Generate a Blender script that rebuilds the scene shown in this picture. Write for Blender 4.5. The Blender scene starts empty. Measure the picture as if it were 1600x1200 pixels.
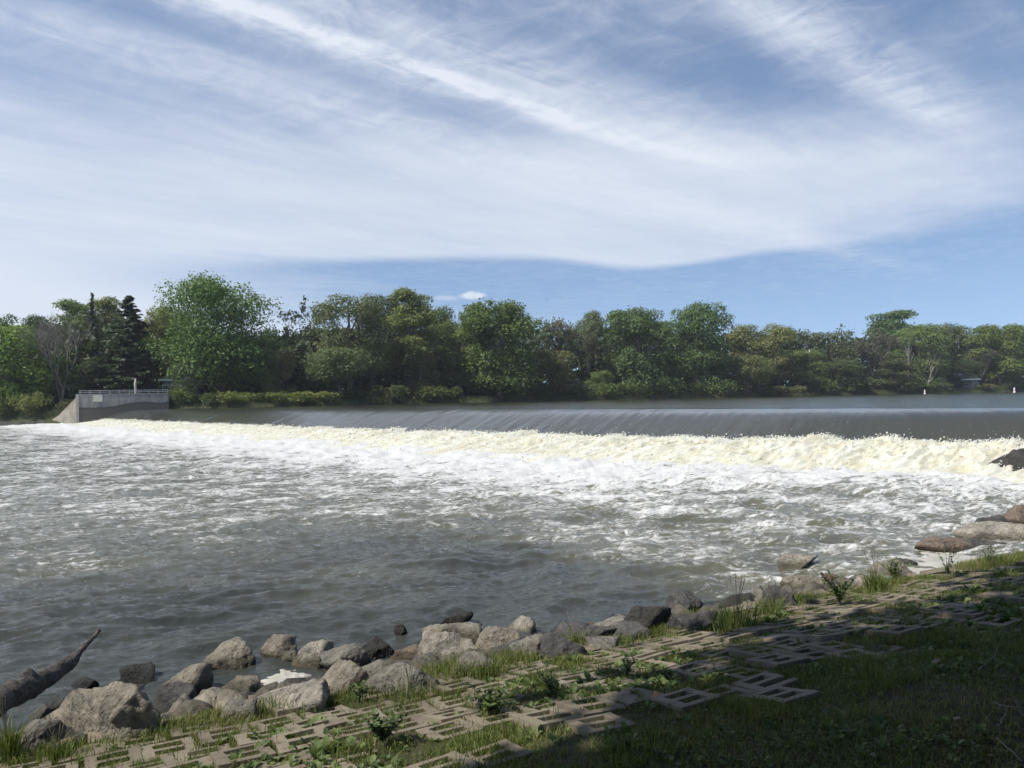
import bpy, math, random
import numpy as np
from mathutils import Vector, Matrix, noise as mnoise

sc = bpy.context.scene
COL = sc.collection
R = math.radians

# ------------------------------------------------------------------ camera
CAM = np.array([0.0, 0.0, 2.93])
PITCH, ROLL = math.atan(23 / 1200), R(1.0)
cam_d = bpy.data.cameras.new('camera'); cam = bpy.data.objects.new('camera', cam_d); COL.objects.link(cam)
cam_d.sensor_width = 36; cam_d.lens = 27.0; cam_d.clip_start = 0.05; cam_d.clip_end = 3000
_f = Vector((0, math.cos(PITCH), math.sin(PITCH)))
_r = Vector((1, 0, 0)); _u = _r.cross(_f)
_q = Matrix.Rotation(ROLL, 3, _f)
_r, _u = _q @ _r, _q @ _u
cam.matrix_world = Matrix(((_r.x, _u.x, -_f.x, CAM[0]), (_r.y, _u.y, -_f.y, CAM[1]), (_r.z, _u.z, -_f.z, CAM[2]), (0, 0, 0, 1)))
sc.camera = cam
_fr, _rr, _uu = np.array(_f), np.array(_r), np.array(_u)

# ------------------------------------------------------------------ light
SUN_EL, SUN_AZ = R(52), math.atan2(-0.88, -0.47)          # behind the viewer's left shoulder
SDIR = Vector((math.sin(SUN_AZ) * math.cos(SUN_EL), math.cos(SUN_AZ) * math.cos(SUN_EL), math.sin(SUN_EL)))
sun_d = bpy.data.lights.new('sun', 'SUN'); sun_d.energy = 4.0; sun_d.angle = R(0.5); sun_d.color = (1, 0.95, 0.86)
sun = bpy.data.objects.new('sun', sun_d); COL.objects.link(sun)
sun.rotation_euler = SDIR.to_track_quat('Z', 'Y').to_euler()
vs = sc.view_settings
sc.display_settings.display_device = 'sRGB'
vs.view_transform = 'Standard'; vs.look = 'None'; vs.gamma = 1; vs.exposure = 0.5; vs.use_curve_mapping = False


class NT:
    """small helper to write node trees as expressions"""
    def __init__(s, nt): s.nt = nt; nt.nodes.clear()
    def n(s, t, **k):
        x = s.nt.nodes.new(t)
        for a, b in k.items(): setattr(x, a, b)
        return x
    def put(s, sock, v):
        if isinstance(v, bpy.types.NodeSocket): s.nt.links.new(v, sock)
        elif v is not None: sock.default_value = v
    def m(s, op, a, b=None, c=None, clamp=False):
        x = s.n('ShaderNodeMath', operation=op, use_clamp=clamp)
        for i, v in enumerate((a, b, c)): s.put(x.inputs[i], v)
        return x.outputs[0]
    def vm(s, op, a, b=None):
        x = s.n('ShaderNodeVectorMath', operation=op); s.put(x.inputs[0], a); s.put(x.inputs[1], b); return x.outputs[0]
    def ss(s, v, lo, hi, a=0.0, b=1.0, t='SMOOTHSTEP'):
        x = s.n('ShaderNodeMapRange', interpolation_type=t); x.clamp = True if t == 'LINEAR' else x.clamp
        for i, q in enumerate((v, lo, hi, a, b)): s.put(x.inputs[i], q)
        return x.outputs[0]
    def noise(s, vec, scale, detail=4, rough=.55, dist=0.0, dim='3D'):
        x = s.n('ShaderNodeTexNoise', noise_dimensions=dim)
        s.put(x.inputs['Vector'], vec); s.put(x.inputs['Scale'], scale); s.put(x.inputs['Detail'], detail)
        s.put(x.inputs['Roughness'], rough); s.put(x.inputs['Distortion'], dist)
        return x.outputs[0]
    def mix(s, f, a, b, blend='MIX'):
        x = s.n('ShaderNodeMix', data_type='RGBA', blend_type=blend)
        s.put(x.inputs[0], f); s.put(x.inputs[6], a if not isinstance(a, tuple) else (*a, 1)); s.put(x.inputs[7], b if not isinstance(b, tuple) else (*b, 1))
        return x.outputs[2]
    def xyz(s, v):
        x = s.n('ShaderNodeSeparateXYZ'); s.put(x.inputs[0], v); return x.outputs
    def comb(s, a, b, c=0.0):
        x = s.n('ShaderNodeCombineXYZ')
        for i, v in enumerate((a, b, c)): s.put(x.inputs[i], v)
        return x.outputs[0]


world = bpy.data.worlds.new('World'); sc.world = world; world.use_nodes = True
def make_sky():
    N = NT(world.node_tree)
    sky = N.n('ShaderNodeTexSky', sky_type='NISHITA', sun_disc=False, sun_elevation=SUN_EL, sun_rotation=SUN_AZ % (2 * math.pi))
    sky.altitude = 200; sky.air_density = 1.0; sky.dust_density = 0.3; sky.ozone_density = 3.0
    d = N.n('ShaderNodeTexCoord').outputs['Generated']
    x, y, z = N.xyz(d)
    N.put(sky.inputs['Vector'], N.vm('NORMALIZE', N.comb(x, y, N.m('ADD', N.m('MULTIPLY', N.m('MAXIMUM', z, 0.0), .86), .14))))
    zc = N.m('MAXIMUM', z, 0.03)
    px, py = N.m('DIVIDE', x, zc), N.m('DIVIDE', y, zc)
    P = N.comb(px, py)
    # along / across the wind that draws the cirrus out
    a = N.m('ADD', N.m('MULTIPLY', px, .72), N.m('MULTIPLY', py, .69))
    b = N.m('ADD', N.m('MULTIPLY', px, -.69), N.m('MULTIPLY', py, .72))
    warp = N.m('SUBTRACT', N.noise(P, .9, 5, .6), .5)
    fine = N.noise(N.comb(N.m('MULTIPLY', a, 1.2), N.m('MULTIPLY', b, 4.5)), 1.6, 7, .62, .6)
    cross = N.noise(N.comb(N.m('MULTIPLY', a, 5.0), N.m('MULTIPLY', b, 3.0)), 1.5, 6, .62, .9)
    broad = N.noise(N.comb(N.m('MULTIPLY', a, .5), N.m('MULTIPLY', b, 1.3)), 1.0, 5, .55, .3)
    bw = N.m('ADD', b, N.m('MULTIPLY', warp, .16))
    aw = N.m('ADD', a, N.m('MULTIPLY', warp, .8))
    def streak(c0, bend, a0, sig_dn, sig_up, lo, hi, amp):
        t = N.m('MAXIMUM', N.m('SUBTRACT', a, a0), 0.0)
        c = N.m('SUBTRACT', c0, N.m('MULTIPLY', N.m('MULTIPLY', t, t), bend))
        q = N.m('SUBTRACT', bw, c)
        sg = N.m('ADD', sig_dn, N.m('MULTIPLY', N.m('GREATER_THAN', q, 0.0), sig_up - sig_dn))
        g = N.m('EXPONENT', N.m('MULTIPLY', N.m('POWER', N.m('ABSOLUTE', N.m('DIVIDE', q, sg)), 1.7), -1.0))
        e = N.ss(aw, hi, lo)
        tex = N.m('ADD', N.m('MULTIPLY', fine, .9), N.m('MULTIPLY', cross, .75))
        tex = N.ss(tex, .50, 1.0, .18, 1.3, 'LINEAR')
        return N.m('MULTIPLY', N.m('MULTIPLY', N.m('MULTIPLY', g, e), tex), amp)
    A = streak(1.83, .22, 2.2, .085, .10, 2.6, 3.5, 1.1)
    A2 = streak(1.66, .25, 2.4, .17, .10, 2.9, 3.5, .50)
    B = streak(.95, .06, 2.5, .13, .10, 2.9, 3.7, .62)
    Cc = streak(2.25, .0, 9.0, .16, .25, 3.0, 8.0, .42)
    D = streak(1.25, .0, 9.0, .20, .22, 1.0, 2.3, .40)
    # wide veil with a clear lower edge
    v = N.m('ADD', py, N.m('MULTIPLY', N.m('SUBTRACT', broad, .5), 2.0))
    v = N.m('ADD', v, N.m('MULTIPLY', N.m('MINIMUM', px, 0.0), -.22))
    veil = N.ss(v, 1.9, 3.5)
    edge = N.m('SUBTRACT', 5.5, N.m('MULTIPLY', N.m('MAXIMUM', N.m('SUBTRACT', px, 1.5), 0.0), .35))
    edge = N.m('ADD', edge, N.m('MULTIPLY', N.ss(N.m('ABSOLUTE', N.m('SUBTRACT', px, 1.05)), .9, 0.0), .55))
    edge = N.m('ADD', edge, N.m('MULTIPLY', N.m('SUBTRACT', N.noise(P, .55, 4, .5), .5), .5))
    soft = N.ss(N.m('ADD', px, N.m('MULTIPLY', broad, 1.5)), -.4, -1.8, .30, .9)
    low = N.ss(N.m('SUBTRACT', py, edge), N.m('MULTIPLY', soft, .6), N.m('MULTIPLY', soft, -1.0))
    rightcut = N.ss(N.m('ADD', px, N.m('MULTIPLY', warp, 1.4)), 3.0, 1.7)
    tex = N.ss(N.m('ADD', N.m('MULTIPLY', fine, .30), N.m('MULTIPLY', broad, .9)), .35, .90, .62, 1.0, 'LINEAR')
    V = N.m('MULTIPLY', N.m('MULTIPLY', N.m('MULTIPLY', veil, low), rightcut), N.m('MULTIPLY', tex, .90))
    left = N.m('MULTIPLY', N.m('MULTIPLY', N.ss(px, -.8, -4.2), N.ss(py, 4.2, 5.6)), .85)
    thin = N.m('MULTIPLY', N.m('MULTIPLY', N.ss(N.noise(N.comb(N.m('MULTIPLY', px, .6), py), .8, 5, .6, .5), .45, .8), N.ss(py, 5.0, 7.0)), N.ss(px, 2.0, -1.0, 0.02, .40))
    thin2 = N.m('MULTIPLY', N.ss(N.m('ADD', N.m('MULTIPLY', fine, .35), N.m('MULTIPLY', cross, .65)), .42, .75), .16)
    al = N.m('DIVIDE', x, N.m('MAXIMUM', y, .05)); be = N.m('DIVIDE', z, N.m('MAXIMUM', y, .05))
    def puff(u, vv, w, h, amp):
        e = N.m('ADD', N.m('POWER', N.m('DIVIDE', N.m('SUBTRACT', al, u), w), 2.0), N.m('POWER', N.m('DIVIDE', N.m('SUBTRACT', be, vv), h), 2.0))
        e = N.m('ADD', e, N.m('MULTIPLY', N.m('SUBTRACT', N.noise(N.comb(al, be), 90, 4, .6), .5), 1.8))
        return N.m('MULTIPLY', N.ss(e, 1.2, .1), amp)
    pf = N.m('MAXIMUM', puff(-.050, .1355, .019, .0058, .85), puff(-.085, .1330, .020, .0038, .35))
    inv = 1.0
    for k in (A, A2, B, Cc, D, V, left, thin, thin2, pf):
        inv = N.m('MULTIPLY', inv, N.m('SUBTRACT', 1.0, k, clamp=True))
    mask = N.m('MULTIPLY', N.m('SUBTRACT', 1.0, inv), N.ss(z, .02, .07))
    b1 = N.n('ShaderNodeBackground'); b1.inputs[1].default_value = 0.106
    hs = N.n('ShaderNodeHueSaturation'); hs.inputs['Saturation'].default_value = .92
    N.put(hs.inputs['Color'], sky.outputs[0]); N.put(b1.inputs[0], hs.outputs[0])
    b2 = N.n('ShaderNodeBackground'); b2.inputs[0].default_value = (.655, .70, .785, 1); b2.inputs[1].default_value = .85
    mx = N.n('ShaderNodeMixShader'); N.put(mx.inputs[0], mask); N.put(mx.inputs[1], b1.outputs[0]); N.put(mx.inputs[2], b2.outputs[0])
    o = N.n('ShaderNodeOutputWorld'); N.put(o.inputs[0], mx.outputs[0])
make_sky()

# ------------------------------------------------------------------ helpers
rng = np.random.default_rng(7)
_PERM = np.random.default_rng(11).permutation(512).astype(np.int64)
_PERM = np.concatenate([_PERM, _PERM, _PERM])
_G = np.random.default_rng(12).normal(size=(512, 3)); _G /= np.linalg.norm(_G, axis=1)[:, None]

def pn(x, y, z=None):
    """gradient noise, about -0.7..0.7"""
    x = np.asarray(x, float); y = np.asarray(y, float); z = np.zeros_like(x) if z is None else np.asarray(z, float) + np.zeros_like(x)
    xi, yi, zi = np.floor(x), np.floor(y), np.floor(z)
    fx, fy, fz = x - xi, y - yi, z - zi
    xi, yi, zi = xi.astype(np.int64) & 511, yi.astype(np.int64) & 511, zi.astype(np.int64) & 511
    s = lambda t: t * t * t * (t * (t * 6 - 15) + 10)
    u, v, w = s(fx), s(fy), s(fz)
    out = np.zeros_like(x)
    for i in (0, 1):
        for j in (0, 1):
            for k in (0, 1):
                g = _G[_PERM[_PERM[_PERM[(xi + i) & 511] + ((yi + j) & 511)] + ((zi + k) & 511)]]
                d = g[..., 0] * (fx - i) + g[..., 1] * (fy - j) + g[..., 2] * (fz - k)
                out += d * (u if i else 1 - u) * (v if j else 1 - v) * (w if k else 1 - w)
    return out

def fbm(x, y, z=None, o=4, g=.5):
    a, t, s = 1.0, 0.0, 0.0
    f = 1.0
    for i in range(o):
        t = t + a * pn(x * f + 17.3 * i, y * f - 9.1 * i, None if z is None else z * f + 3.7 * i); a *= g; f *= 2.03
    return t

def sstep(v, a, b):
    t = np.clip((v - a) / (b - a), 0, 1); return t * t * (3 - 2 * t)

def mesh(name, V, quads=None, tris=None, mat=None, smooth=True, attrs=None):
    me = bpy.data.meshes.new(name)
    V = np.asarray(V, np.float32)
    me.vertices.add(len(V)); me.vertices.foreach_set('co', V.ravel())
    li, st, n = [], [], 0
    if quads is not None and len(quads):
        q = np.asarray(quads, np.int32); li.append(q.ravel()); st.append(np.arange(len(q)) * 4); n = len(q) * 4
    if tris is not None and len(tris):
        t = np.asarray(tris, np.int32); li.append(t.ravel()); st.append(n + np.arange(len(t)) * 3)
    li = np.concatenate(li); st = np.concatenate(st).astype(np.int32)
    me.loops.add(len(li)); me.loops.foreach_set('vertex_index', li)
    me.polygons.add(len(st)); me.polygons.foreach_set('loop_start', st)
    me.polygons.foreach_set('use_smooth', np.full(len(st), smooth, bool))
    me.update(calc_edges=True); me.validate()
    for k, a in (attrs or {}).items():
        at = me.attributes.new(k, 'FLOAT', 'POINT'); at.data.foreach_set('value', np.asarray(a, np.float32))
    if mat: me.materials.append(mat)
    return me

def obj(name, me, parent=None, loc=None, label=None, cat=None, group=None, kind=None):
    o = bpy.data.objects.new(name, me); COL.objects.link(o)
    if parent is not None: o.parent = parent
    if loc is not None: o.location = loc
    tag(o, label, cat, group, kind); return o

def tag(o, label=None, cat=None, group=None, kind=None):
    for k, v in (('label', label), ('category', cat), ('group', group), ('kind', kind)):
        if v: o[k] = v
    return o

def grid_faces(nr, nc):
    i = np.arange(nr - 1)[:, None] * nc + np.arange(nc - 1)[None]
    return np.stack([i, i + 1, i + nc + 1, i + nc], -1).reshape(-1, 4)

def tube(pts, rad, ns=6, cap=True):
    pts = np.asarray(pts, float); n = len(pts); V = []
    T = np.gradient(pts, axis=0); T /= np.linalg.norm(T, axis=1)[:, None] + 1e-9
    ref = np.array([.31, .17, .93]) if abs(T[0][2]) < .9 else np.array([1., .1, 0])
    A = np.cross(T, ref); A /= np.linalg.norm(A, axis=1)[:, None] + 1e-9
    B = np.cross(T, A)
    th = np.arange(ns) * 2 * math.pi / ns
    rad = np.asarray(rad, float)
    V = pts[:, None] + rad[:, None, None] * (np.cos(th)[None, :, None] * A[:, None] + np.sin(th)[None, :, None] * B[:, None])
    i = np.arange(n - 1)[:, None] * ns; j = np.arange(ns)[None]; j2 = (j + 1) % ns
    Q = np.stack([i + j, i + j2, i + ns + j2, i + ns + j], -1).reshape(-1, 4)
    V = V.reshape(-1, 3); t = []
    if cap:
        V = np.vstack([V, pts[-1] + T[-1] * rad[-1] * .4]); b = (n - 1) * ns
        t = [[b + k, b + (k + 1) % ns, len(V) - 1] for k in range(ns)]
    return V, Q, np.array(t, int).reshape(-1, 3)

class Acc:
    def __init__(s): s.V, s.Q, s.T, s.n, s.A = [], [], [], 0, []
    def add(s, V, Q=None, T=None, a=None):
        s.V.append(V)
        if Q is not None and len(Q): s.Q.append(np.asarray(Q) + s.n)
        if T is not None and len(T): s.T.append(np.asarray(T) + s.n)
        s.A.append(np.zeros(len(V)) if a is None else a); s.n += len(V)
    def mesh(s, name, mat, smooth=True, attr=None):
        return mesh(name, np.vstack(s.V), np.vstack(s.Q) if s.Q else None, np.vstack(s.T) if s.T else None, mat, smooth, {attr: np.concatenate(s.A)} if attr else None)

def box(c, size, rot=None):
    h = np.array(size) / 2
    V = np.array([[x, y, z] for x in (-1, 1) for y in (-1, 1) for z in (-1, 1)]) * h
    if rot is not None: V = V @ np.asarray(rot).T
    Q = [[0, 1, 3, 2], [4, 6, 7, 5], [0, 4, 5, 1], [2, 3, 7, 6], [0, 2, 6, 4], [1, 5, 7, 3]]
    return V + np.array(c), np.array(Q)

# directions: where a photograph pixel looks, for placing things at a measured distance
def ray(px, py):
    d = _fr + (px - 800) / 1200 * _rr + (600 - py) / 1200 * _uu
    return d / d[1]
def at(px, py, Y): return CAM + ray(px, py) * Y
def hor(px): return 637 - .0175 * px

# ------------------------------------------------------------------ the lie of the land
EDGE = np.array([(-60, -24), (-12, 1.1), (-3.73, 5.6), (7.9, 11.9), (10.6, 14.4), (13.6, 18.5), (17.6, 24.5), (20.5, 29), (30, 42), (120, 160)], float)
E1 = np.array([.879, .476]); E2 = np.array([.476, -.879])
def shore_s(x, y):
    """signed distance inland from the paving edge (positive on the near bank)"""
    p = np.stack([x, y], -1); best = np.full(np.shape(x), 1e9); sg = np.ones(np.shape(x))
    for a, b in zip(EDGE[:-1], EDGE[1:]):
        d = b - a; t = np.clip(((p - a) @ d) / (d @ d), 0, 1)
        q = p - (a + t[..., None] * d); l = np.hypot(q[..., 0], q[..., 1])
        s = np.where(d[0] * q[..., 1] - d[1] * q[..., 0] > 0, -1.0, 1.0)
        k = l < best; best = np.where(k, l, best); sg = np.where(k, s, sg)
    return best * sg
def bank_z(x, y):
    x = np.asarray(x, float); y = np.asarray(y, float)
    s = shore_s(x, y)
    z = np.interp(s, [-6, -3, -1.2, -.25, 0, 3.5, 7, 30], [-1.6, -.95, -.12, .22, .36, .93, 1.32, 2.0])
    z = z + fbm(x * .9, y * .9, o=3) * .05 * sstep(s, -3, 0) + fbm(x * 4, y * 4, o=2) * .012
    z = z + sstep(y, 19, 30) * sstep(s, -.5, 3) * 1.6
    return z
def ground_hit(px, py, water=None):
    d = ray(px, py); lo, hi = 2.0, 60.0
    Y = np.linspace(lo, hi, 3000); P = CAM + d * Y[:, None]
    z = bank_z(P[:, 0], P[:, 1])
    if water is not None: z = np.maximum(z, water)
    k = np.argmax(P[:, 2] <= z)
    return P[k], Y[k]

# far side: distance of the waterline for a bearing given as a photograph column
SPX = [-1400, -400, 0, 75, 123, 124, 264, 380, 500, 640, 800, 1000, 1200, 1400, 1600, 2400]
SZ = [150, 128, 121, 119, 118, 117.4, 122.3, 124, 130, 145, 160, 180, 200, 232, 262, 330]
UP = 2.25
def shoreZ(px): return np.interp(px, SPX, SZ)
def far_z(px, Z):
    o = Z - shoreZ(px)
    hi = np.interp(o, [-8, 0, 1.5, 5, 20, 60, 150, 500], [.6, UP, 2.85, 3.2, 3.5, 4.0, 5, 7])
    lo = np.interp(o, [-8, 0, 1.0, 3, 9, 40, 150, 500], [-2, 0.05, .7, 1.4, 3.3, 3.9, 5, 7])
    wa = np.interp(o, [-8, .12, .3, 5, 20, 60, 150, 500], [-2, -1, 4.45, 4.3, 4.0, 4.0, 5, 7])
    px = np.asarray(px, float)
    return np.where(px < 123.5, lo, np.where(px < 264, wa, hi))
def far_pt(px, off):
    Z = float(shoreZ(px)) + off
    X = (px - 800) / 1200 * Z
    return np.array([X, Z, float(far_z(px, Z))]), Z

# weir frame: t runs along the crest towards the far abutment, n downstream
C0 = np.array([19.7, 27.4]); TD = np.array([-.655, .756]); ND = np.array([-.756, -.655])
def dam_xy(t, n): return C0[0] + TD[0] * t + ND[0] * n, C0[1] + TD[1] * t + ND[1] * n
def dam_tn(x, y): return (x - C0[0]) * TD[0] + (y - C0[1]) * TD[1], (x - C0[0]) * ND[0] + (y - C0[1]) * ND[1]

# ------------------------------------------------------------------ materials
def new_mat(name):
    m = bpy.data.materials.new(name); m.use_nodes = True; N = NT(m.node_tree)
    o = N.n('ShaderNodeOutputMaterial'); p = N.n('ShaderNodeBsdfPrincipled'); N.put(o.inputs[0], p.outputs[0])
    return m, N, p, o
def bump(N, p, h, strength=.5, dist=.02):
    b = N.n('ShaderNodeBump'); b.inputs['Strength'].default_value = strength; b.inputs['Distance'].default_value = dist
    N.put(b.inputs['Height'], h); N.put(p.inputs['Normal'], b.outputs[0]); return b
def pos(N): return N.n('ShaderNodeNewGeometry').outputs['Position']
def objc(N): return N.n('ShaderNodeTexCoord').outputs['Object']

def mat_leaf(name='leaf', obj_color=True, cols=None, trans=.3, var=.36):
    m, N, p, o = new_mat(name)
    if obj_color:
        oi = N.n('ShaderNodeObjectInfo'); base = oi.outputs['Color']
        nz = N.noise(objc(N), .45, 3); at_ = N.n('ShaderNodeAttribute', attribute_name='tint').outputs['Fac']
        k = N.m('ADD', N.m('MULTIPLY', N.m('ADD', nz, at_), var), 1 - var)
        c = N.mix(1.0, base, N.comb(k, N.m('POWER', k, .85), k), 'MULTIPLY')
    else:
        at_ = N.n('ShaderNodeAttribute', attribute_name='tint').outputs['Fac']
        r = N.n('ShaderNodeValToRGB'); N.put(r.inputs[0], at_); e = r.color_ramp.elements
        for i, (q, cc) in enumerate(cols):
            if i >= 2: e.new(q)
            e[i].position = q; e[i].color = (*cc, 1)
        c = r.outputs[0]
    N.put(p.inputs['Base Color'], c); p.inputs['Roughness'].default_value = .55; p.inputs['Specular IOR Level'].default_value = .3
    t = N.n('ShaderNodeBsdfTranslucent'); N.put(t.inputs[0], N.mix(1.0, c, (1.1, 1.15, .5), 'MULTIPLY'))
    mx = N.n('ShaderNodeMixShader'); mx.inputs[0].default_value = trans
    N.put(mx.inputs[1], p.outputs[0]); N.put(mx.inputs[2], t.outputs[0]); N.put(o.inputs[0], mx.outputs[0])
    return m
def mat_noise(name, c1, c2, scale=3, rough=.85, bs=.4, bd=.02, obj_sp=True, c3=None):
    m, N, p, o = new_mat(name)
    v = objc(N) if obj_sp else pos(N)
    n1 = N.noise(v, scale, 8, .65); n2 = N.noise(v, scale * 4.3, 6, .65)
    c = N.mix(N.ss(n1, .35, .68), c1, c2)
    if c3: c = N.mix(N.ss(n2, .52, .72), c, c3)
    N.put(p.inputs['Base Color'], c); p.inputs['Roughness'].default_value = rough; p.inputs['Specular IOR Level'].default_value = .25
    bump(N, p, N.m('ADD', n1, N.m('MULTIPLY', n2, .5)), bs, bd)
    return m
M_LEAF = mat_leaf()
M_BARK = mat_noise('bark', (.10, .085, .065), (.2, .175, .14), 2, .9, .6, .05)
M_TWIG = mat_noise('dead_wood', (.105, .095, .082), (.18, .165, .145), 1, .9, .3, .02)
M_PALE = mat_noise('pale_dead_wood', (.38, .35, .31), (.55, .52, .47), 1, .9, .3, .02)
M_CONC = mat_noise('concrete', (.17, .155, .13), (.27, .25, .215), 5, .9, .35, .006, c3=(.34, .315, .27))
M_METAL = mat_noise('painted_rail', (.36, .35, .33), (.46, .45, .43), 3, .6, .1, .01)

def mat_rock():
    m, N, p, o = new_mat('rock')
    v = objc(N); oi = N.n('ShaderNodeObjectInfo')
    v = N.vm('ADD', v, N.comb(N.m('MULTIPLY', oi.outputs['Random'], 37.0), N.m('MULTIPLY', oi.outputs['Random'], 91.0), 0.0))
    n1 = N.noise(v, 3.2, 9, .66, .4); n2 = N.noise(v, 16, 7, .68); vo = N.n('ShaderNodeTexVoronoi'); N.put(vo.inputs['Vector'], v); vo.inputs['Scale'].default_value = 22
    pit = N.ss(vo.outputs['Distance'], .05, .34)
    k = N.m('ADD', N.m('MULTIPLY', n1, 1.0), N.m('MULTIPLY', n2, .9))
    k = N.ss(k, .66, 1.22, .32, 1.5, 'LINEAR')
    c = N.mix(1.0, oi.outputs['Color'], N.comb(k, k, N.m('POWER', k, .95)), 'MULTIPLY')
    crack = N.ss(N.m('ABSOLUTE', N.m('SUBTRACT', N.noise(v, 1.7, 6, .6, 1.2), .5)), .0, .02)
    c = N.mix(N.m('MULTIPLY', N.m('SUBTRACT', 1.0, crack), .25), c, (.05, .045, .04))
    # rock below the reach of the waves stays wet, with a little weed
    z = N.xyz(pos(N))[2]
    wet = N.ss(N.m('ADD', z, N.m('MULTIPLY', N.noise(pos(N), 5, 3), -.16)), .10, -.02)
    c = N.mix(wet, c, N.mix(1.0, c, (.38, .38, .30), 'MULTIPLY'))
    N.put(p.inputs['Base Color'], c); N.put(p.inputs['Roughness'], N.ss(wet, 0.0, 1.0, .9, .35))
    p.inputs['Specular IOR Level'].default_value = .3
    h = N.m('ADD', N.m('ADD', n1, N.m('MULTIPLY', n2, .55)), N.m('ADD', N.m('MULTIPLY', pit, .16), N.m('MULTIPLY', crack, .08)))
    bump(N, p, h, 1.0, .08)
    return m
M_ROCK = mat_rock()

def mat_water(name, foam=True, murk=(.030, .036, .035), rough=.02, chop=True):
    m, N, p, o = new_mat(name)
    P = pos(N); x, y, z = N.xyz(P)
    # ripples lie along the bank-ward swell
    u = N.m('ADD', N.m('MULTIPLY', x, .95), N.m('MULTIPLY', y, .30)); w = N.m('ADD', N.m('MULTIPLY', x, -.30), N.m('MULTIPLY', y, .95))
    Pv = N.comb(N.m('MULTIPLY', u, .5), w)
    p.inputs['IOR'].default_value = 1.33
    rip = N.m('ADD', N.noise(Pv, 6.0, 6, .68, .8), N.m('MULTIPLY', N.noise(Pv, 19.0, 4, .65, .6), .35))
    if foam:
        f = N.n('ShaderNodeAttribute', attribute_name='foam').outputs['Fac']
        lace = N.noise(N.comb(N.m('MULTIPLY', u, .6), w), 3.0, 9, .70, 1.8)
        ridge = N.m('SUBTRACT', 1.0, N.m('MULTIPLY', N.m('ABSOLUTE', N.m('SUBTRACT', N.noise(N.comb(N.m('MULTIPLY', u, .55), w), 1.3, 7, .62, 1.3), .5)), 4.0))
        bub = N.noise(P, 14, 5, .7)
        q = N.m('ADD', N.m('ADD', N.m('MULTIPLY', lace, .75), N.m('MULTIPLY', ridge, .26)), N.m('MULTIPLY', bub, .22))
        th = N.ss(f, 0.0, 1.0, 1.02, .32, 'LINEAR')
        mk = N.ss(N.m('SUBTRACT', q, th), -.07, .13)
        # stirred water carries air and silt, so it is paler than still water
        body = N.mix(N.ss(f, .0, .65), murk, (.135, .130, .085))
        c = N.mix(mk, body, N.mix(N.ss(bub, .35, .65), (.46, .46, .45), (.63, .63, .61)))
        N.put(p.inputs['Base Color'], c); N.put(p.inputs['Roughness'], N.ss(mk, 0.0, 1.0, rough, .75, 'LINEAR'))
        h = N.m('ADD', N.m('MULTIPLY', rip, .8), N.m('MULTIPLY', mk, .35))
        bump(N, p, h, .75, .05)
    else:
        p.inputs['Base Color'].default_value = (*murk, 1); p.inputs['Roughness'].default_value = rough
        if chop: bump(N, p, rip, .4, .06)
    return m
M_RIVER = mat_water('river_water')
M_LAKE = mat_water('upstream_water', False, (.035, .036, .024), .10)

def mat_sheet():
    m, N, p, o = new_mat('falling_water')
    t = N.n('ShaderNodeAttribute', attribute_name='along').outputs['Fac']; n = N.n('ShaderNodeAttribute', attribute_name='down').outputs['Fac']
    k = N.noise(N.comb(N.m('ADD', N.m('MULTIPLY', t, 1.6), N.m('MULTIPLY', n, .9)), N.m('MULTIPLY', n, .35)), 1.0, 6, .6, .3)
    p.inputs['IOR'].default_value = 1.33; p.inputs['Roughness'].default_value = .12
    fl = N.noise(N.comb(N.m('ADD', N.m('MULTIPLY', t, 3.0), N.m('MULTIPLY', n, 2.0)), N.m('MULTIPLY', n, 1.0)), 1.3, 7, .65, .5)
    fm = N.m('MULTIPLY', N.ss(fl, .60, .74), N.ss(n, 1.0, 2.6, 0.0, .35))
    c = N.mix(fm, N.mix(N.ss(n, -.5, 1.6), (.046, .050, .047), (.052, .053, .042)), (.65, .65, .6))
    N.put(p.inputs['Base Color'], c)
    bump(N, p, k, .45, .12)
    return m
def mat_foam(name, c1, c2, trans=.25):
    m, N, p, o = new_mat(name)
    nz = N.noise(pos(N), 2.6, 6, .65); at_ = N.n('ShaderNodeAttribute', attribute_name='tint').outputs['Fac']
    c = N.mix(N.ss(N.m('ADD', N.m('MULTIPLY', nz, .8), N.m('MULTIPLY', at_, .4)), .36, .75), c1, c2)
    N.put(p.inputs['Base Color'], c); p.inputs['Roughness'].default_value = .5; bump(N, p, N.noise(pos(N), 9, 6, .7), .6, .08)
    t = N.n('ShaderNodeBsdfTranslucent'); N.put(t.inputs[0], c)
    mx = N.n('ShaderNodeMixShader'); mx.inputs[0].default_value = trans
    N.put(mx.inputs[1], p.outputs[0]); N.put(mx.inputs[2], t.outputs[0]); N.put(o.inputs[0], mx.outputs[0])
    return m
def mat_surf():
    m, N, p, o = new_mat('whitewater')
    nz = N.noise(pos(N), 1.6, 5, .6); at_ = N.n('ShaderNodeAttribute', attribute_name='tint').outputs['Fac']
    c = N.mix(N.ss(N.m('ADD', N.m('MULTIPLY', nz, .8), N.m('MULTIPLY', at_, .45)), .35, .85), (.46, .43, .305), (.61, .605, .53))
    N.put(p.inputs['Base Color'], c); p.inputs['Roughness'].default_value = .5
    p.inputs['Subsurface Weight'].default_value = 1.0; p.inputs['Subsurface Radius'].default_value = (1.0, .92, .7); p.inputs['Subsurface Scale'].default_value = .09
    return m
M_SURF = mat_surf()
M_FOAM = mat_foam('foam', (.40, .38, .31), (.54, .52, .46), .1)

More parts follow.
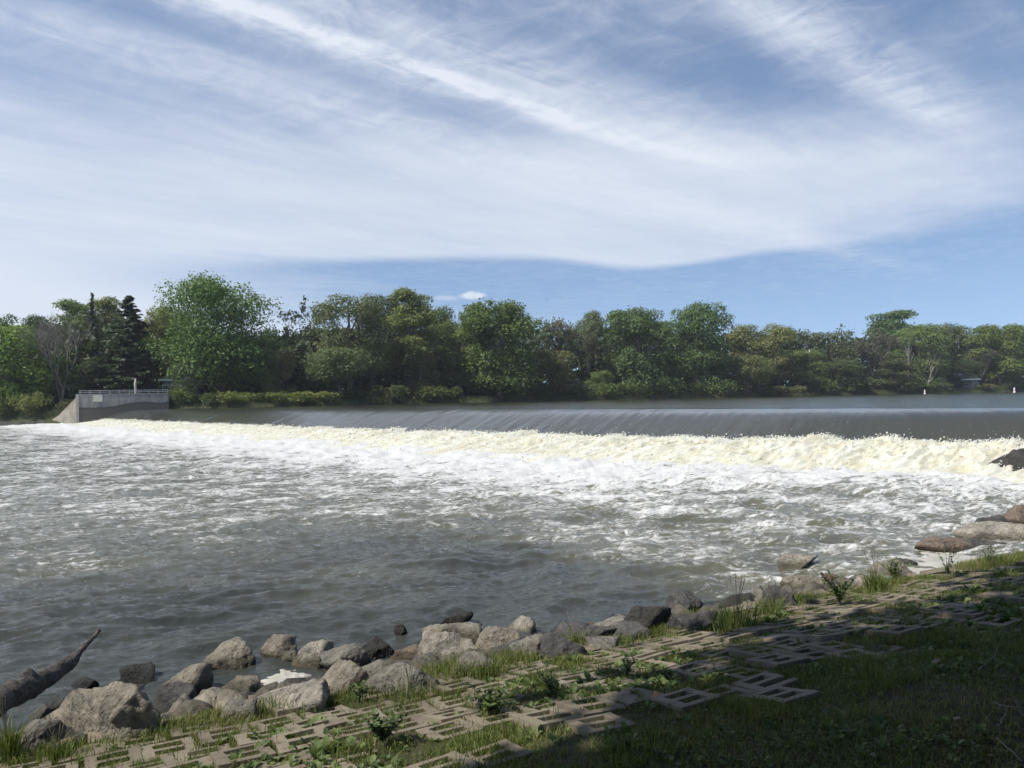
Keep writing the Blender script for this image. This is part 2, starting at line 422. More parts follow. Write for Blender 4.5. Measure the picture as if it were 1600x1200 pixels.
def mat_ground():
    m, N, p, o = new_mat('bank_soil')
    P = pos(N); n1 = N.noise(P, 1.3, 6, .6); n2 = N.noise(P, 9, 6, .7); n3 = N.noise(P, 60, 4, .7)
    c = N.mix(N.ss(n2, .35, .65), (.040, .034, .022), (.080, .068, .044))
    c = N.mix(N.m('MULTIPLY', N.ss(n1, .42, .6), N.ss(n3, .4, .6)), c, (.055, .070, .026))
    z = N.xyz(P)[2]; c = N.mix(N.ss(z, .22, .05), c, (.020, .018, .013))
    N.put(p.inputs['Base Color'], c); p.inputs['Roughness'].default_value = .95; p.inputs['Specular IOR Level'].default_value = .2
    bump(N, p, N.m('ADD', n2, N.m('MULTIPLY', n3, .5)), .8, .03)
    return m
M_GROUND = mat_ground()
M_FAR = mat_noise('far_bank_soil', (.035, .045, .018), (.075, .075, .035), .25, .95, .5, .2, False, (.11, .085, .06))

# ------------------------------------------------------------------ near bank
def make_ground():
    gx = np.concatenate([np.linspace(-60, -7, 22)[:-1], np.linspace(-7, 13, 300)[:-1], np.linspace(13, 120, 60)])
    gy = np.concatenate([np.linspace(-60, 1.5, 24)[:-1], np.linspace(1.5, 17, 220)[:-1], np.linspace(17, 60, 60)[:-1], np.linspace(60, 160, 12)])
    X, Y = np.meshgrid(gx, gy); Z = bank_z(X, Y)
    V = np.stack([X, Y, Z], -1).reshape(-1, 3); F = grid_faces(len(gy), len(gx))
    s = shore_s(X, Y).ravel(); keep = (s[F] > -6).any(1)
    F = F[keep]; used, inv = np.unique(F, return_inverse=True)
    return obj('ground', mesh('ground', V[used], inv.reshape(-1, 4), mat=M_GROUND), kind='structure', label='sloping grassy near bank under the concrete blocks')
ground = make_ground()

# ------------------------------------------------------------------ water below the weir
def river_height(x, y):
    t, n = dam_tn(x, y); d = n - 4.5
    turb = np.clip(1 - (d - 6) / 26, 0, 1) * sstep(d, -6, 3)
    near = sstep(shore_s(x, y), -1.2, -5)
    u = .95 * x + .30 * y; w = -.30 * x + .95 * y
    rid = lambda a, b: 1 - 2.6 * np.abs(pn(a, b))
    wx = fbm(x * .35, y * .35, o=2) * .8
    hT = .20 * rid(u / 2.2 + wx, w / 1.3 + wx) + .15 * pn(x / .85 + 5, y / .7) + .05 * rid(x / .42, y / .33) + .02 * pn(x / .16, y / .14)
    hN = .060 * pn(u / 2.4 + wx, w / 1.0) + .060 * rid(u / 1.5 + wx, w / .50 + wx) + .068 * rid(u / .75 + wx, w / .27) + .040 * rid(u / .34, w / .135) * sstep(y, 24, 9) + .03 * pn(u / .5, w / .2)
    h = turb * hT + (1 - turb) * hN * (.45 + .55 * near)
    h = h - np.clip(turb * .03, 0, 1) + .25 * np.exp(-((d - 4) / 4.0) ** 2) - .06 * (1 - near)
    big = sstep(pn(u / 5.5 + 3, w / 2.8 + 9), .12, .5)
    h = h + turb * big * .16 + (1 - turb) * big * .06 * near
    W = 13.5 - .62 * np.clip(x, 0, 14) + 3.0 * fbm(x / 6, y / 4, o=3); L = 18 + .85 * np.clip(-x, 0, 30) + 4.0 * fbm(x / 7 + 3, y / 5, o=3)
    q = np.where(d < W, d / W, 1 + (d - W) / np.maximum(L - W, 2.0)); f = np.interp(q, [-1, .3, .75, 1.0, 1.35, 1.75, 2.0, 2.4], [.93, .80, .64, .47, .43, .41, .31, .13])
    f = f - .02 * sstep(x, -4, 6) * sstep(q, .9, 1.3)
    f = f + (.30 * fbm(u / 2.6, w / 1.2, o=4) + .55 * (turb * hT)) * sstep(d, 2, 9) * np.clip(f * 1.6, 0, 1)
    f = np.where(near < .9, f + .06 * (1 - near) * pn(x / .5, y / .5), f)
    return h, np.clip(f, 0, 1)
def make_river():
    nr, na = 640, 720
    rr = 1 / np.linspace(1 / 4.6, 1 / 190, nr); az = np.linspace(R(-48), R(48), na)
    rr, aa = np.meshgrid(rr, az, indexing='ij')
    rr = rr * (1 + .25 * (rr[:, :1] * 0 + 1) * 0)
    X, Y = rr * np.sin(aa), rr * np.cos(aa)
    Z, F = river_height(X, Y)
    t, n = dam_tn(X, Y)
    V = np.stack([X, Y, Z], -1).reshape(-1, 3); Q = grid_faces(nr, na)
    keep = ((n.ravel()[Q] > 2.4) & (shore_s(X, Y).ravel()[Q] < .2)).any(1)
    Q = Q[keep]; used, inv = np.unique(Q, return_inverse=True)
    return obj('river_water', mesh('river_water', V[used], inv.reshape(-1, 4)[:, ::-1], mat=M_RIVER, attrs={'foam': F.ravel()[used]}), kind='structure', label='churning brown river with streaks of foam below the weir')
make_river()

# water held above the weir
def tcols(t0, t1, k):
    """columns that get wider with distance from the viewer"""
    s = np.linspace(0, 1, k); r0, r1 = 30.0, 30.0 + (t1 - t0)
    r = r0 * (r1 / r0) ** s
    return t0 + (r - r0)
def make_upstream():
    t = np.concatenate([np.linspace(-160, -8, 60)[:-1], tcols(-8, 150, 640)])
    n = -1.2 - (np.concatenate([[0], np.cumsum(np.geomspace(.25, 9, 130))]))
    T, Nn = np.meshgrid(t, n); X, Y = dam_xy(T, Nn)
    h = .030 * (1 - 2.6 * np.abs(pn(X / 2.4, Y / 1.1))) + .022 * pn(X / 1.1, Y / .6) + .03 * pn(X / 5, Y / 2.3)
    calm = sstep(-Nn, 1.2, 4.5)
    V = np.stack([X, Y, UP + h * calm], -1).reshape(-1, 3)
    return obj('upstream_water', mesh('upstream_water', V, grid_faces(len(n), len(t))[:, ::-1], mat=M_LAKE), kind='structure', label='calm blue grey river held back above the weir')
make_upstream()

def reach(T):
    """how far the apron carries the water forward, by place along the weir"""
    return 1 + np.interp(T, [-6, 2, 10, 30, 120], [.3, .5, 1.05, 1.2, 1.0])
# sheet of water sliding over the weir
def make_sheet():
    t = tcols(-8, 121.6, 1100)
    pn_ = np.array([-1.2, -.8, -.4, 0, .3, .6, .9, 1.2, 1.6, 2.0, 2.4, 2.8, 3.2, 3.6, 4.0]); pz = np.array([2.25, 2.247, 2.235, 2.20, 2.14, 2.05, 1.90, 1.70, 1.42, 1.13, .84, .55, .27, .0, -.3])
    n = np.linspace(-1.2, 4.0, 56); z = np.interp(n, pn_, pz)
    T, Nn = np.meshgrid(t, n); Zs = np.interp(Nn, n, np.convolve(np.pad(z, 2, 'edge'), np.ones(5) / 5, 'valid'))
    sk = T + .9 * Nn
    amp = sstep(Nn, -.9, .2)
    d = amp * (.030 * pn(sk / .8, Nn / 3.2) + .045 * pn(sk / 2.1 + 4, Nn / 2.4) + .018 * pn(sk / .33, Nn / 1.2)) + sstep(Nn, 1.2, 2.4) * .05 * (1 - 2.6 * np.abs(pn(sk / 1.1, Nn / .7)))
    sag = sstep(T, 114, 121.5) * .25 * sstep(Nn, -1.0, 1)
    X, Y = dam_xy(T, np.where(Nn > 0, Nn * reach(T), Nn) + d * .7)
    V = np.stack([X, Y, Zs + d - sag], -1).reshape(-1, 3)
    return obj('waterfall', mesh('waterfall', V, grid_faces(len(n), len(t)), mat=mat_sheet(), attrs={'along': T.ravel(), 'down': Nn.ravel()}), kind='structure', label='smooth dark sheet of water sliding over the long weir')
make_sheet()

# boil at the foot
def surf(T, S):
    """point on the boil: T along the weir, S 0..1 from its back to its front"""
    n = np.interp(S, [0, .15, .3, .45, .62, .8, 1], [1.55, 2.0, 2.5, 3.0, 3.6, 4.3, 5.3]); z = np.interp(S, [0, .15, .3, .45, .62, .8, 1], [.78, 1.02, 1.08, .98, .72, .42, .12])
    env = np.sin(np.clip(S, 0, 1) * math.pi) ** .6
    q = .34 * pn(T / 1.9, S * 1.3, 2.0) + .26 * pn(T / .8 + 9, S * 3.4) + .13 * (1 - 2.6 * np.abs(pn(T / .42, S * 8))) + .12 * pn(T / .20, S * 18) + .07 * pn(T / .10, S * 40)
    fade = sstep(T, 121.5, 112)
    k = q * env
    pl = np.clip(pn(T / 1.25 + 40, 0 * S) + .05, 0, 1) ** 1.3 * sstep(S, .62, .12) * sstep(S, 0, .1) * fade
    z = z + pl * .9
    n = n + k * .55 + .35 * pn(T / 3.3, .5 + 0 * S, 7.0) * env
    z = (z + k * .75 + .10 * pn(T / 6, 0 * S, 1.0) * env) * (.35 + .65 * fade) * np.interp(T, [0, 12, 40], [1.0, .90, .74]) + .05
    return n * reach(T), z
def make_surf():
    t = tcols(-7, 121.5, 2100); s = np.linspace(0, 1, 64)
    T, S = np.meshgrid(t, s); n, z = surf(T, S); X, Y = dam_xy(T, n)
    V = np.stack([X, Y, z], -1).reshape(-1, 3)
    tint = .5 + .6 * pn(T / .8 + 9, S * 3.4)
    o = obj('whitewater', mesh('whitewater', V, grid_faces(len(s), len(t)), mat=M_SURF, attrs={'tint': tint.ravel()}), kind='stuff', label='cream whitewater boiling along the foot of the weir')
    # broken spray: many small flecks thrown off the boil
    g = np.random.default_rng(5); k = 46000
    rr = 30 * (152 / 30) ** (g.random(k) ** 1.05); T = rr - 30 - 7; keep = T < 121; T = T[keep]; k = len(T); dist = 30 + T
    S = np.clip(np.where(g.random(k) < .6, g.beta(1.4, 5, k), g.random(k)), 0, 1); n, z = surf(T, S)
    up = np.abs(g.normal(0, .045, k)) + np.where(g.random(k) < .07, g.exponential(.16, k) * (1.25 - S), 0)
    gust = np.clip(pn(T / 1.3, S * 0 + 3) + .35, 0, 1) * 1.6
    up *= .5 + gust
    fade = sstep(T, 122, 113); up *= .3 + .7 * fade
    n = n + g.normal(0, .10, k) + up * .2; z = z + up
    X, Y = dam_xy(T + g.normal(0, .1, k), n)
    size = (.006 + .016 * g.random(k) ** 2.5) * (1 + dist / 60) * np.where(up > .22, .36, 1.0)
    c = np.stack([X, Y, z], -1)
    O = np.array([[1, 0, 0], [-1, 0, 0], [0, 1, 0], [0, -1, 0], [0, 0, 1], [0, 0, -1]], float)
    st = np.stack([size * g.uniform(.7, 1.6, k), size * g.uniform(.7, 1.6, k), size * g.uniform(.6, 1.3, k)], -1)
    Vv = (c[:, None] + O[None] * st[:, None] * g.uniform(.7, 1.3, (k, 6, 1))).reshape(-1, 3)
    tr = np.array([[0, 2, 4], [2, 1, 4], [1, 3, 4], [3, 0, 4], [2, 0, 5], [1, 2, 5], [3, 1, 5], [0, 3, 5]])
    F = (np.arange(k)[:, None, None] * 6 + tr[None]).reshape(-1, 3)
    o2 = obj('spray', mesh('spray', Vv, tris=F, mat=M_SURF, attrs={'tint': np.repeat(g.uniform(.4, 1.2, k), 6)}), kind='stuff', label='flecks of spray leaping off the whitewater')
make_surf()

# ------------------------------------------------------------------ far bank
def make_far():
    px = np.concatenate([np.linspace(-1300, -50, 20)[:-1], np.linspace(-50, 123.2, 26), np.linspace(123.8, 263.8, 30), np.linspace(264.2, 1700, 120), np.linspace(1750, 2400, 14)])
    off = np.array([-8, -3, 0, .12, .3, .8, 1.5, 3, 5, 9, 14, 20, 32, 45, 60, 90, 150, 300, 500])
    PX, O = np.meshgrid(px, off); Z = shoreZ(PX) + O
    X = (PX - 800) / 1200 * Z
    H = far_z(PX, Z) + fbm(X / 5, Z / 5, o=3) * .25 * sstep(O, .5, 4)
    V = np.stack([X, Z, H], -1).reshape(-1, 3)
    return obj('far_bank', mesh('far_bank', V, grid_faces(len(off), len(px)), mat=M_FAR), kind='structure', label='low wooded far bank beyond the weir')
make_far()

def mat_wall():
    m, N, p, o = new_mat('abutment_concrete')
    P = pos(N); x, y, z = N.xyz(P)
    n1 = N.noise(P, .5, 6, .6); n2 = N.noise(N.comb(x, y, N.m('MULTIPLY', z, .25)), 1.6, 6, .65)
    c = N.mix(N.ss(n2, .35, .65), (.205, .195, .175), (.32, .305, .275))
    # tide mark left by the water sliding past
    lvl = N.m('ADD', N.m('ADD', 2.1, N.m('MULTIPLY', N.ss(x, -63.5, -58.5), .75)), N.m('MULTIPLY', n1, .8))
    c = N.mix(N.ss(N.m('SUBTRACT', z, lvl), .25, -.05), c, (.105, .095, .075))
    c = N.mix(N.m('MULTIPLY', N.ss(N.m('ABSOLUTE', N.m('SUBTRACT', z, lvl)), .22, .05), .6), c, (.05, .045, .04))
    N.put(p.inputs['Base Color'], c); p.inputs['Roughness'].default_value = .9; bump(N, p, n2, .3, .03)
    return m
def make_abutment():
    A = np.array([-66.2, 117.3]); B = np.array([-54.6, 122.0]); d = (B - A) / np.linalg.norm(B - A); nrm = np.array([d[1], -d[0]]); L = np.linalg.norm(B - A)
    Rm = np.array([[d[0], -d[1], 0], [d[1], d[0], 0], [0, 0, 1.]])
    root = obj('abutment', None, loc=(A[0], A[1], 0), label='grey concrete weir abutment with a water stain on the far bank', cat='wall')
    def part(name, c, size, mat, par, rot=Rm):
        V, Q = box(c, size, rot); return obj(name, mesh(name, V, Q, mat=mat, smooth=False), par)
    wm = mat_wall(); ct = lambda s, off, z: np.array([d[0] * s - nrm[0] * off, d[1] * s - nrm[1] * off, z])
    part('wall', ct(L / 2, .2, 2.2), (L, .4, 5.0), wm, root)
    part('pilaster', ct(-.2, .25, 2.25), (.42, .62, 5.06), M_LIGHT, root)
    part('coping', ct(L / 2, .2, 4.745), (L - .1, .48, .09), M_LIGHT, root)
    # sloping wing wall running down to the water on the downstream side
    W = [(-.45, 4.2), (-.45, -.5), (-9.5, -.5), (-9.5, .35), (-5.5, 1.35)]
    W = [(.1, 4.3), (.1, -.5), (8.0, -.5), (8.0, .25), (4.6, 1.6)]; wd = np.array([-.88, .475])
    V = np.array([np.append(d * -.3 - nrm * (.15 + 0) + wd * s + np.array([.6, .8]) * o_, z) for o_ in (0, .4) for s, z in W]); k = len(W)
    obj('wing_wall', mesh('wing_wall', V, quads=[[i, (i + 1) % k, (i + 1) % k + k, i + k] for i in range(k)], tris=[[0, 1, 2], [0, 2, 4], [2, 3, 4], [5, 7, 6], [5, 9, 7], [7, 9, 8]], mat=mat_noise('wing_concrete', (.20, .18, .145), (.33, .30, .25), .7, .9, .2, .02), smooth=False), root)
    # low toe ledge continuing along the waterline
    part('ledge', ct(-14.2, 5.2, .35), (18.0, 1.0, .7), mat_noise('ledge_concrete', (.10, .09, .075), (.2, .18, .15), 1.2, .9, .3, .02), root)
    rl = obj('railing', None, loc=(A[0], A[1], 4.79), label='low pale metal railing along the top of the concrete abutment', cat='railing')
    for i in range(10):
        s = .15 + i * (L - .3) / 9
        V, Q = box(ct(s, .2, .27), (.11, .09, .54), Rm); obj('post', mesh('post', V, Q, mat=M_METAL, smooth=False), rl)
    for z in (.52, .26):
        V, Q = box(ct(L / 2, .14, z), (L, .06, .09), Rm); obj('rail', mesh('rail', V, Q, mat=M_METAL, smooth=False), rl)
    sg = obj('wall_sign', None, loc=(A[0], A[1], 0), label='blank cream square sign fixed to the concrete abutment', cat='sign')
    M_SIGN = mat_noise('sign_paint', (.60, .57, .44), (.68, .65, .52), 2, .6, .05, .01)
    V, Q = box(ct(2.55, -.03, 4.12), (1.28, .05, 1.02), Rm); obj('sign_face', mesh('sign_face', V, Q, mat=M_SIGN, smooth=False), sg)
    for dx, dz, sx, sz in ((0, .53, 1.36, .05), (0, -.53, 1.36, .05), (.66, 0, .05, 1.01), (-.66, 0, .05, 1.01)):
        V, Q = box(ct(2.55 + dx, -.035, 4.12 + dz), (sx, .07, sz), Rm); obj('frame', mesh('frame', V, Q, mat=M_METAL, smooth=False), sg)
M_LIGHT = mat_noise('pale_concrete', (.33, .30, .25), (.46, .42, .36), .9, .9, .2, .02)
make_abutment()

# ------------------------------------------------------------------ trees
def leaf_quads(g, P, Nrm, size, fold=.35):
    """diamond leaf sprays at P facing about Nrm"""
    k = len(P); r = g.normal(size=(k, 3)); Nn = Nrm + r * .55; Nn /= np.linalg.norm(Nn, axis=1)[:, None] + 1e-9
    a = np.cross(Nn, g.normal(size=(k, 3))); a /= np.linalg.norm(a, axis=1)[:, None] + 1e-9; b = np.cross(Nn, a)
    s = size * g.uniform(.6, 1.35, k)[:, None]
    V = np.stack([P - a * s, P + b * s * .62 + Nn * s * fold * .3, P + a * s, P - b * s * .62 + Nn * s * fold * .3], 1).reshape(-1, 3)
    Q = np.arange(k * 4).reshape(k, 4)
    return V, Q, np.repeat(g.random(k), 4)

def crown_lobes(g, H, Rx, low, nl, shape):
    L = []
    while len(L) < nl:
        d = g.normal(size=3); d /= np.linalg.norm(d); r = g.uniform(.30, .86) ** .8
        d = np.sign(d) * np.abs(d) ** .72; d /= (np.abs(d) ** 3).sum() ** (1 / 3); p = d * r
        zz = p[2] * .5 + .5
        if shape == 'column': w = .62 + .38 * math.sin(math.pi * min(max(zz, .02), .98)) ** .6
        elif shape == 'dome': w = 1.0 - .15 * zz
        elif shape == 'tall': w = 1.05 - .50 * zz
        elif shape == 'spread': w = .55 + .6 * zz if zz < .6 else 1.25 - .55 * zz
        else: w = 1
        if shape == 'dome': zz = .5 + .5 * max(-1, min(1, p[2] * 1.22))
        hz = H * (low + (1 - low) * zz)
        L.append((p[0] * Rx * w, p[1] * Rx * w, hz, g.uniform(.24, .40) * Rx * (1.1 - .25 * zz)))
    L = np.array(L)
    if shape in ('dome', 'spread', 'column'):      # no lone tuft above the rest
        lim = np.percentile(L[:, 2], 90); hi = L[:, 2] > lim; L[hi, 2] = lim + (L[hi, 2] - lim) * .25
        rr = np.hypot(L[:, 0], L[:, 1]); L[:, 2] -= (rr / Rx) ** 2 * H * .06
    return L

def broadleaf(seed, H=20., Rx=6., low=.16, nl=46, leaves=5200, ls=.34, shape='dome', gap=0.0, sparse=False):
    g = np.random.default_rng(seed); L = crown_lobes(g, H, Rx, low, nl, shape)
    if seed < 60: leaves, ls = int(leaves * 2.9), ls * .58
    w = L[:, 3] ** 2; pick = g.choice(len(L), leaves, p=w / w.sum())
    d = g.normal(size=(leaves, 3)); d[:, 2] = d[:, 2] * .9 + .35; d /= np.linalg.norm(d, axis=1)[:, None]
    rad = L[pick, 3] * g.uniform(.45, 1.12, leaves) ** .6
    # ragged twigs that stick out of every lobe
    spk = pn(d[:, 0] * 2.6 + pick * 3.1, d[:, 1] * 2.6, d[:, 2] * 2.6); rad *= 1 + .75 * spk
    P = L[pick, :3] + d * rad[:, None] * np.array([1, 1, .72])
    keep = P[:, 2] > H * low * .55
    P, d = P[keep], d[keep]
    V, Q, A = leaf_quads(g, P, d * .9 + np.array([0, 0, .35]), ls)
    crown = mesh('crown', V, Q, mat=M_LEAF, smooth=False, attrs={'tint': A})
    B = Acc(); top = L[np.argmax(L[:, 2])]
    n = 9; zz = np.linspace(-.6, H * .78, n); wob = np.cumsum(g.normal(0, .12, (n, 2)), 0)
    tp = np.column_stack([wob, zz]); r0 = H * .018
    B.add(*tube(tp, r0 * np.linspace(1.25, .22, n), 7))
    for l in L[g.permutation(len(L))[:18 if not sparse else 40]]:
        h0 = g.uniform(.35, .8) * min(l[2], H * .75); k = np.interp(h0, zz, np.arange(n)); b = tp[int(k)] * (1 - k % 1) + tp[min(int(k) + 1, n - 1)] * (k % 1)
        mid = (b + l[:3]) / 2 + np.array([0, 0, -.06 * H * g.random()]) + g.normal(0, .3, 3)
        tt = np.linspace(0, 1, 6)[:, None]; c = (1 - tt) ** 2 * b + 2 * tt * (1 - tt) * mid + tt ** 2 * l[:3]
        B.add(*tube(c, r0 * .42 * np.linspace(1, .22, 6), 5))
    return [('trunk', B.mesh('trunk', M_BARK)), ('crown', crown)]

def conifer(seed, H=20., Rx=4.5, low=.08, whorls=26, per=9, ls=.36):
    g = np.random.default_rng(seed); P, D = [], []; B = Acc()
    B.add(*tube(np.column_stack([np.zeros(6), np.zeros(6), np.linspace(-.5, H * .98, 6)]), H * .013 * np.linspace(1.2, .1, 6), 6))
    for i in range(whorls):
        f = (i + .5) / whorls; z = H * (low + (1 - low) * f); ln = Rx * (1 - f) ** .85 * 1.0 + .18
        for j in range(per):
            a = g.random() * 6.283; l = ln * g.uniform(.35, 1.3); m = int(8 + l * 11)
            t = g.random(m) ** .8; dr = -.22 * l * t + .10 * l * t ** 2 * 1.6
            zj = H * g.normal(0, .016); x = np.column_stack([np.cos(a) * l * t, np.sin(a) * l * t, z + zj + dr]) + g.normal(0, .10 + .09 * l * .35, (m, 3)) * np.array([1, 1, .5])
            P.append(x); D.append(np.tile([np.cos(a) * .4, np.sin(a) * .4, .8], (m, 1)))
            if j < 4: B.add(*tube([[0, 0, z], [np.cos(a) * l * .9, np.sin(a) * l * .9, z - .18 * l]], [.05, .015], 3))
    V, Q, A = leaf_quads(g, np.vstack(P), np.vstack(D), ls)
    return [('trunk', B.mesh('trunk', M_BARK)), ('crown', mesh('crown', V, Q, mat=M_LEAF, smooth=False, attrs={'tint': A}))]

def bare(seed, H=16., spread=.75, depth=6, leaves=0, mat=None, twin=False, start=.25):
    g = np.random.default_rng(seed); B = Acc(); tips = []
    def grow(p, d, l, r, k):
        n = 4; pts = [p]
        for i in range(n - 1):
            d = d + g.normal(0, .10, 3) + np.array([0, 0, .05]); d /= np.linalg.norm(d); pts.append(pts[-1] + d * l / (n - 1))
        B.add(*tube(pts, np.linspace(r, r * .62, n), 5 if k > 3 else 3, cap=False))
        if k == 0: tips.append(pts[-1]); return
        for q in range(3 if k > 2 else int(g.integers(2, 4))):
            a = g.normal(size=3); a -= a.dot(d) * d; a /= np.linalg.norm(a)
            s = spread * g.uniform(.45, 1.15) * (1 if q else .5)
            grow(pts[-1] if q < 2 else pts[-2], d + a * s, l * g.uniform(.62, .86), r * .60, k - 1)
    for q in range(2 if twin else 1):
        grow(np.array([q * .9, 0, -.4]), np.array([-.06 + .10 * q, 0, 1.]), H * start, H * .013, depth)
    M = np.vstack(B.V); top = M[:, 2].max(); B.V = [v * (H / top) for v in B.V]; tips = np.array(tips) * (H / top)
    out = [('trunk', B.mesh('trunk', mat or M_TWIG))]
    if leaves:
        i = g.integers(0, len(tips), leaves); P = tips[i] + g.normal(0, .38, (leaves, 3))
        V, Q, A = leaf_quads(g, P, g.normal(size=(leaves, 3)) * .4 + np.array([0, 0, .5]), .30)
        out.append(('crown', mesh('crown', V, Q, mat=M_LEAF, smooth=False, attrs={'tint': A})))
    return out

PROTO = {   # name: (parts, height, radius)
    'maple': (broadleaf(1, 21, 9.0, .12, 95, 11000, .34, 'dome'), 21, 9.0),
    'round': (broadleaf(2, 20, 6.4, .10, 60, 7000, .33, 'dome'), 20, 6.4),
    'round2': (broadleaf(3, 20, 6.4, .07, 54, 7000, .33, 'tall'), 20, 6.4),
    'poplar': (broadleaf(4, 20, 4.8, .22, 54, 5600, .32, 'tall'), 20, 4.8),
    'willow': (broadleaf(5, 20, 6.0, .20, 80, 6800, .27, 'column'), 20, 6.0),
    'cotton': (broadleaf(6, 20, 6.6, .02, 76, 8600, .36, 'column'), 20, 6.6),
    'spread': (broadleaf(8, 10, 5.4, .36, 46, 4200, .27, 'spread'), 10, 5.4),
    'small': (broadleaf(9, 9, 3.8, .14, 34, 3200, .25, 'dome'), 9, 3.8),
    'airy': (broadleaf(10, 20, 5.6, .25, 34, 2300, .36, 'dome', sparse=True), 20, 5.6),
    'spruce': (conifer(11), 20, 4.5),
    'spire': (conifer(12, 20, 1.9, .3, 20, 6, .3), 20, 1.9),
    'dead': (bare(13, 16, .72, 6, 0, None, True, .2), 16, 7.0),
    'twiggy': (bare(14, 18, .55, 6, 2600, None, False, .22), 18, 6.0),
    'snag': (bare(15, 18, .8, 4, 0, M_PALE, False, .36), 18, 5.0),
    'halfdead': (bare(16, 18, .85, 5, 1500, M_TWIG, False, .3), 18, 7.0),
}
def true_r(parts):
    r = []
    for n_, me in parts:
        a = np.empty(len(me.vertices) * 3, np.float32); me.vertices.foreach_get('co', a); a = a.reshape(-1, 3); r.append((np.percentile(np.abs(a[:, 0]), 99), a[:, 2].max()))
    return max(q[0] for q in r), max(q[1] for q in r)
DIM = {k: true_r(v[0]) for k, v in PROTO.items()}
_trng = random.Random(4)
def tree(kind, px, off, top, width, col, label, name='tree', cat='tree', group='trees on the far bank', zbase=None):
    P, Z = far_pt(px, off)
    if zbase is not None: P[2] = zbase
    Rt, Ht = DIM[kind]
    h = (hor(px) - top) / 1200 * Z + CAM[2] - P[2]; w = width * Z / 1200 / 2
    root = obj(name, None, loc=tuple(P), label=label, cat=cat, group=group)
    root.rotation_euler = (0, 0, _trng.uniform(0, 6.28)); root.scale = (w / Rt, w / Rt, h / Ht)
    for n_, me in PROTO[kind][0]:
        c = obj(n_, me, root); c.color = (min(col[0] * (1.72 if col[1] > col[0] * 1.15 else 1.38), .24), min(col[1] * 1.55, .24), min(col[2] * 1.35, .2), 1)
    return root

BRI, MID, DRK, OLI = (.125, .165, .048), (.090, .135, .045), (.055, .088, .034), (.120, .138, .058)
GRY, BRN, YEL, BLU = (.078, .105, .052), (.115, .095, .070), (.135, .155, .045), (.050, .080, .040)
T = tree
# back row first, then the trees on the waterline
T('round', 42, 34, 488, 96, DRK, 'dark round tree showing above the bare grey tree, far left')
T('poplar', 122, 30, 466, 80, MID, 'green tree behind the dark narrow spire, left of the spruce')
T('poplar', 166, 32, 462, 66, BRI, 'bright topped tree between the narrow spire and the spruce')
T('spire', 145, 22, 456, 20, (.022, .040, .020), 'narrow dark conifer spire rising out of green crowns', 'conifer')
T('spruce', 203, 14, 461, 104, (.028, .050, .024), 'dark spruce with drooping tiered boughs behind the concrete abutment', 'spruce')
T('round', 262, 20, 474, 92, OLI, 'lighter lobed tree on the left shoulder of the largest maple')
T('maple', 342, 12, 425, 176, (.062, .112, .030), 'largest tallest maple with a broad domed crown', 'maple')
T('round2', 408, 26, 512, 90, DRK, 'dark tree in the gap right of the largest maple')
T('halfdead', 462, 22, 458, 92, (.030, .048, .026), 'half dead tree with bare dark limbs against the sky', 'half_dead_tree')
T('small', 438, 10, 540, 56, OLI, 'small yellowish tree standing under the half dead tree')
T('willow', 546, 14, 458, 122, GRY, 'grey green willowy tree with feathery upright top', 'willow')
T('round', 607, 34, 458, 74, (.022, .040, .020), 'nearly black oak crown poking up behind the pale poplar', 'oak')
T('poplar', 642, 12, 449, 88, (.105, .138, .050), 'pale green poplar with a tall pointed crown', 'poplar')
T('round2', 690, 30, 478, 84, DRK, 'dark crown between the pale poplar and the glossy cottonwood')
T('round', 722, 14, 497, 96, MID, 'mid green rounded tree left of the glossy cottonwood')
T('small', 655, 9, 533, 60, OLI, 'small olive tree with thin trunk below the pale poplar')
T('spread', 582, 9, 520, 62, (.115, .130, .046), 'slender tree with a reddish bare trunk and yellow green crown')
T('spread', 530, 3.0, 540, 98, (.098, .112, .052), 'low wide olive tree with two leaning trunks at the water')
T('cotton', 780, 2.5, 465, 128, (.062, .100, .028), 'big glossy dense cottonwood whose leaves reach down to the water', 'cottonwood')
T('twiggy', 876, 24, 494, 84, BRN, 'brown leafless looking tree right of the cottonwood', 'bare_tree')
T('twiggy', 915, 18, 514, 56, (.085, .085, .050), 'brownish green thin tree behind the small golden olive tree', 'bare_tree')
T('round', 940, 34, 483, 78, GRY, 'rounded grey green dome between the brown tree and the twin crowns')
T('small', 862, 4, 544, 74, (.125, .112, .050), 'small golden olive tree at the water right of the cottonwood')
T('cotton', 997, 10, 477, 104, (.060, .100, .036), 'dense green tree with pale limbs, left one of twin crowns')
T('round', 1090, 12, 471, 112, (.066, .112, .042), 'broad green tree with bright pointed top, right one of twin crowns')
T('small', 940, 4, 578, 44, MID, 'small bright sapling near the water below the rounded dome', 'sapling')
T('round', 1044, 24, 500, 80, DRK, 'dark crown filling the notch between the twin crowns')
T('snag', 1012, 6, 520, 30, DRK, 'thin white dead trunk inside the dense green tree', 'dead_tree')
T('round', 1184, 16, 504, 104, OLI, 'olive green domed tree behind the lone waterside tree')
T('spread', 1168, 2.5, 552, 76, (.092, .115, .050), 'lone spreading tree with clear trunk standing at the waterline')
T('round2', 1218, 30, 508, 76, MID, 'plain green tree between the olive dome and the utility pole')
T('twiggy', 1262, 34, 512, 74, (.075, .080, .050), 'thin twiggy tree top behind the utility pole', 'bare_tree')
T('airy', 1300, 20, 514, 84, (.088, .090, .045), 'rusty tinged olive tree right of the utility pole')
T('halfdead', 1322, 24, 503, 70, (.070, .080, .045), 'tree with bare twigs sticking out of its top', 'half_dead_tree')
T('twiggy', 1362, 10, 514, 92, (.110, .092, .075), 'grey brown dying tree, widest of the brown ones', 'dying_tree')
T('round2', 1250, 12, 545, 74, MID, 'low green tree left of the utility pole')
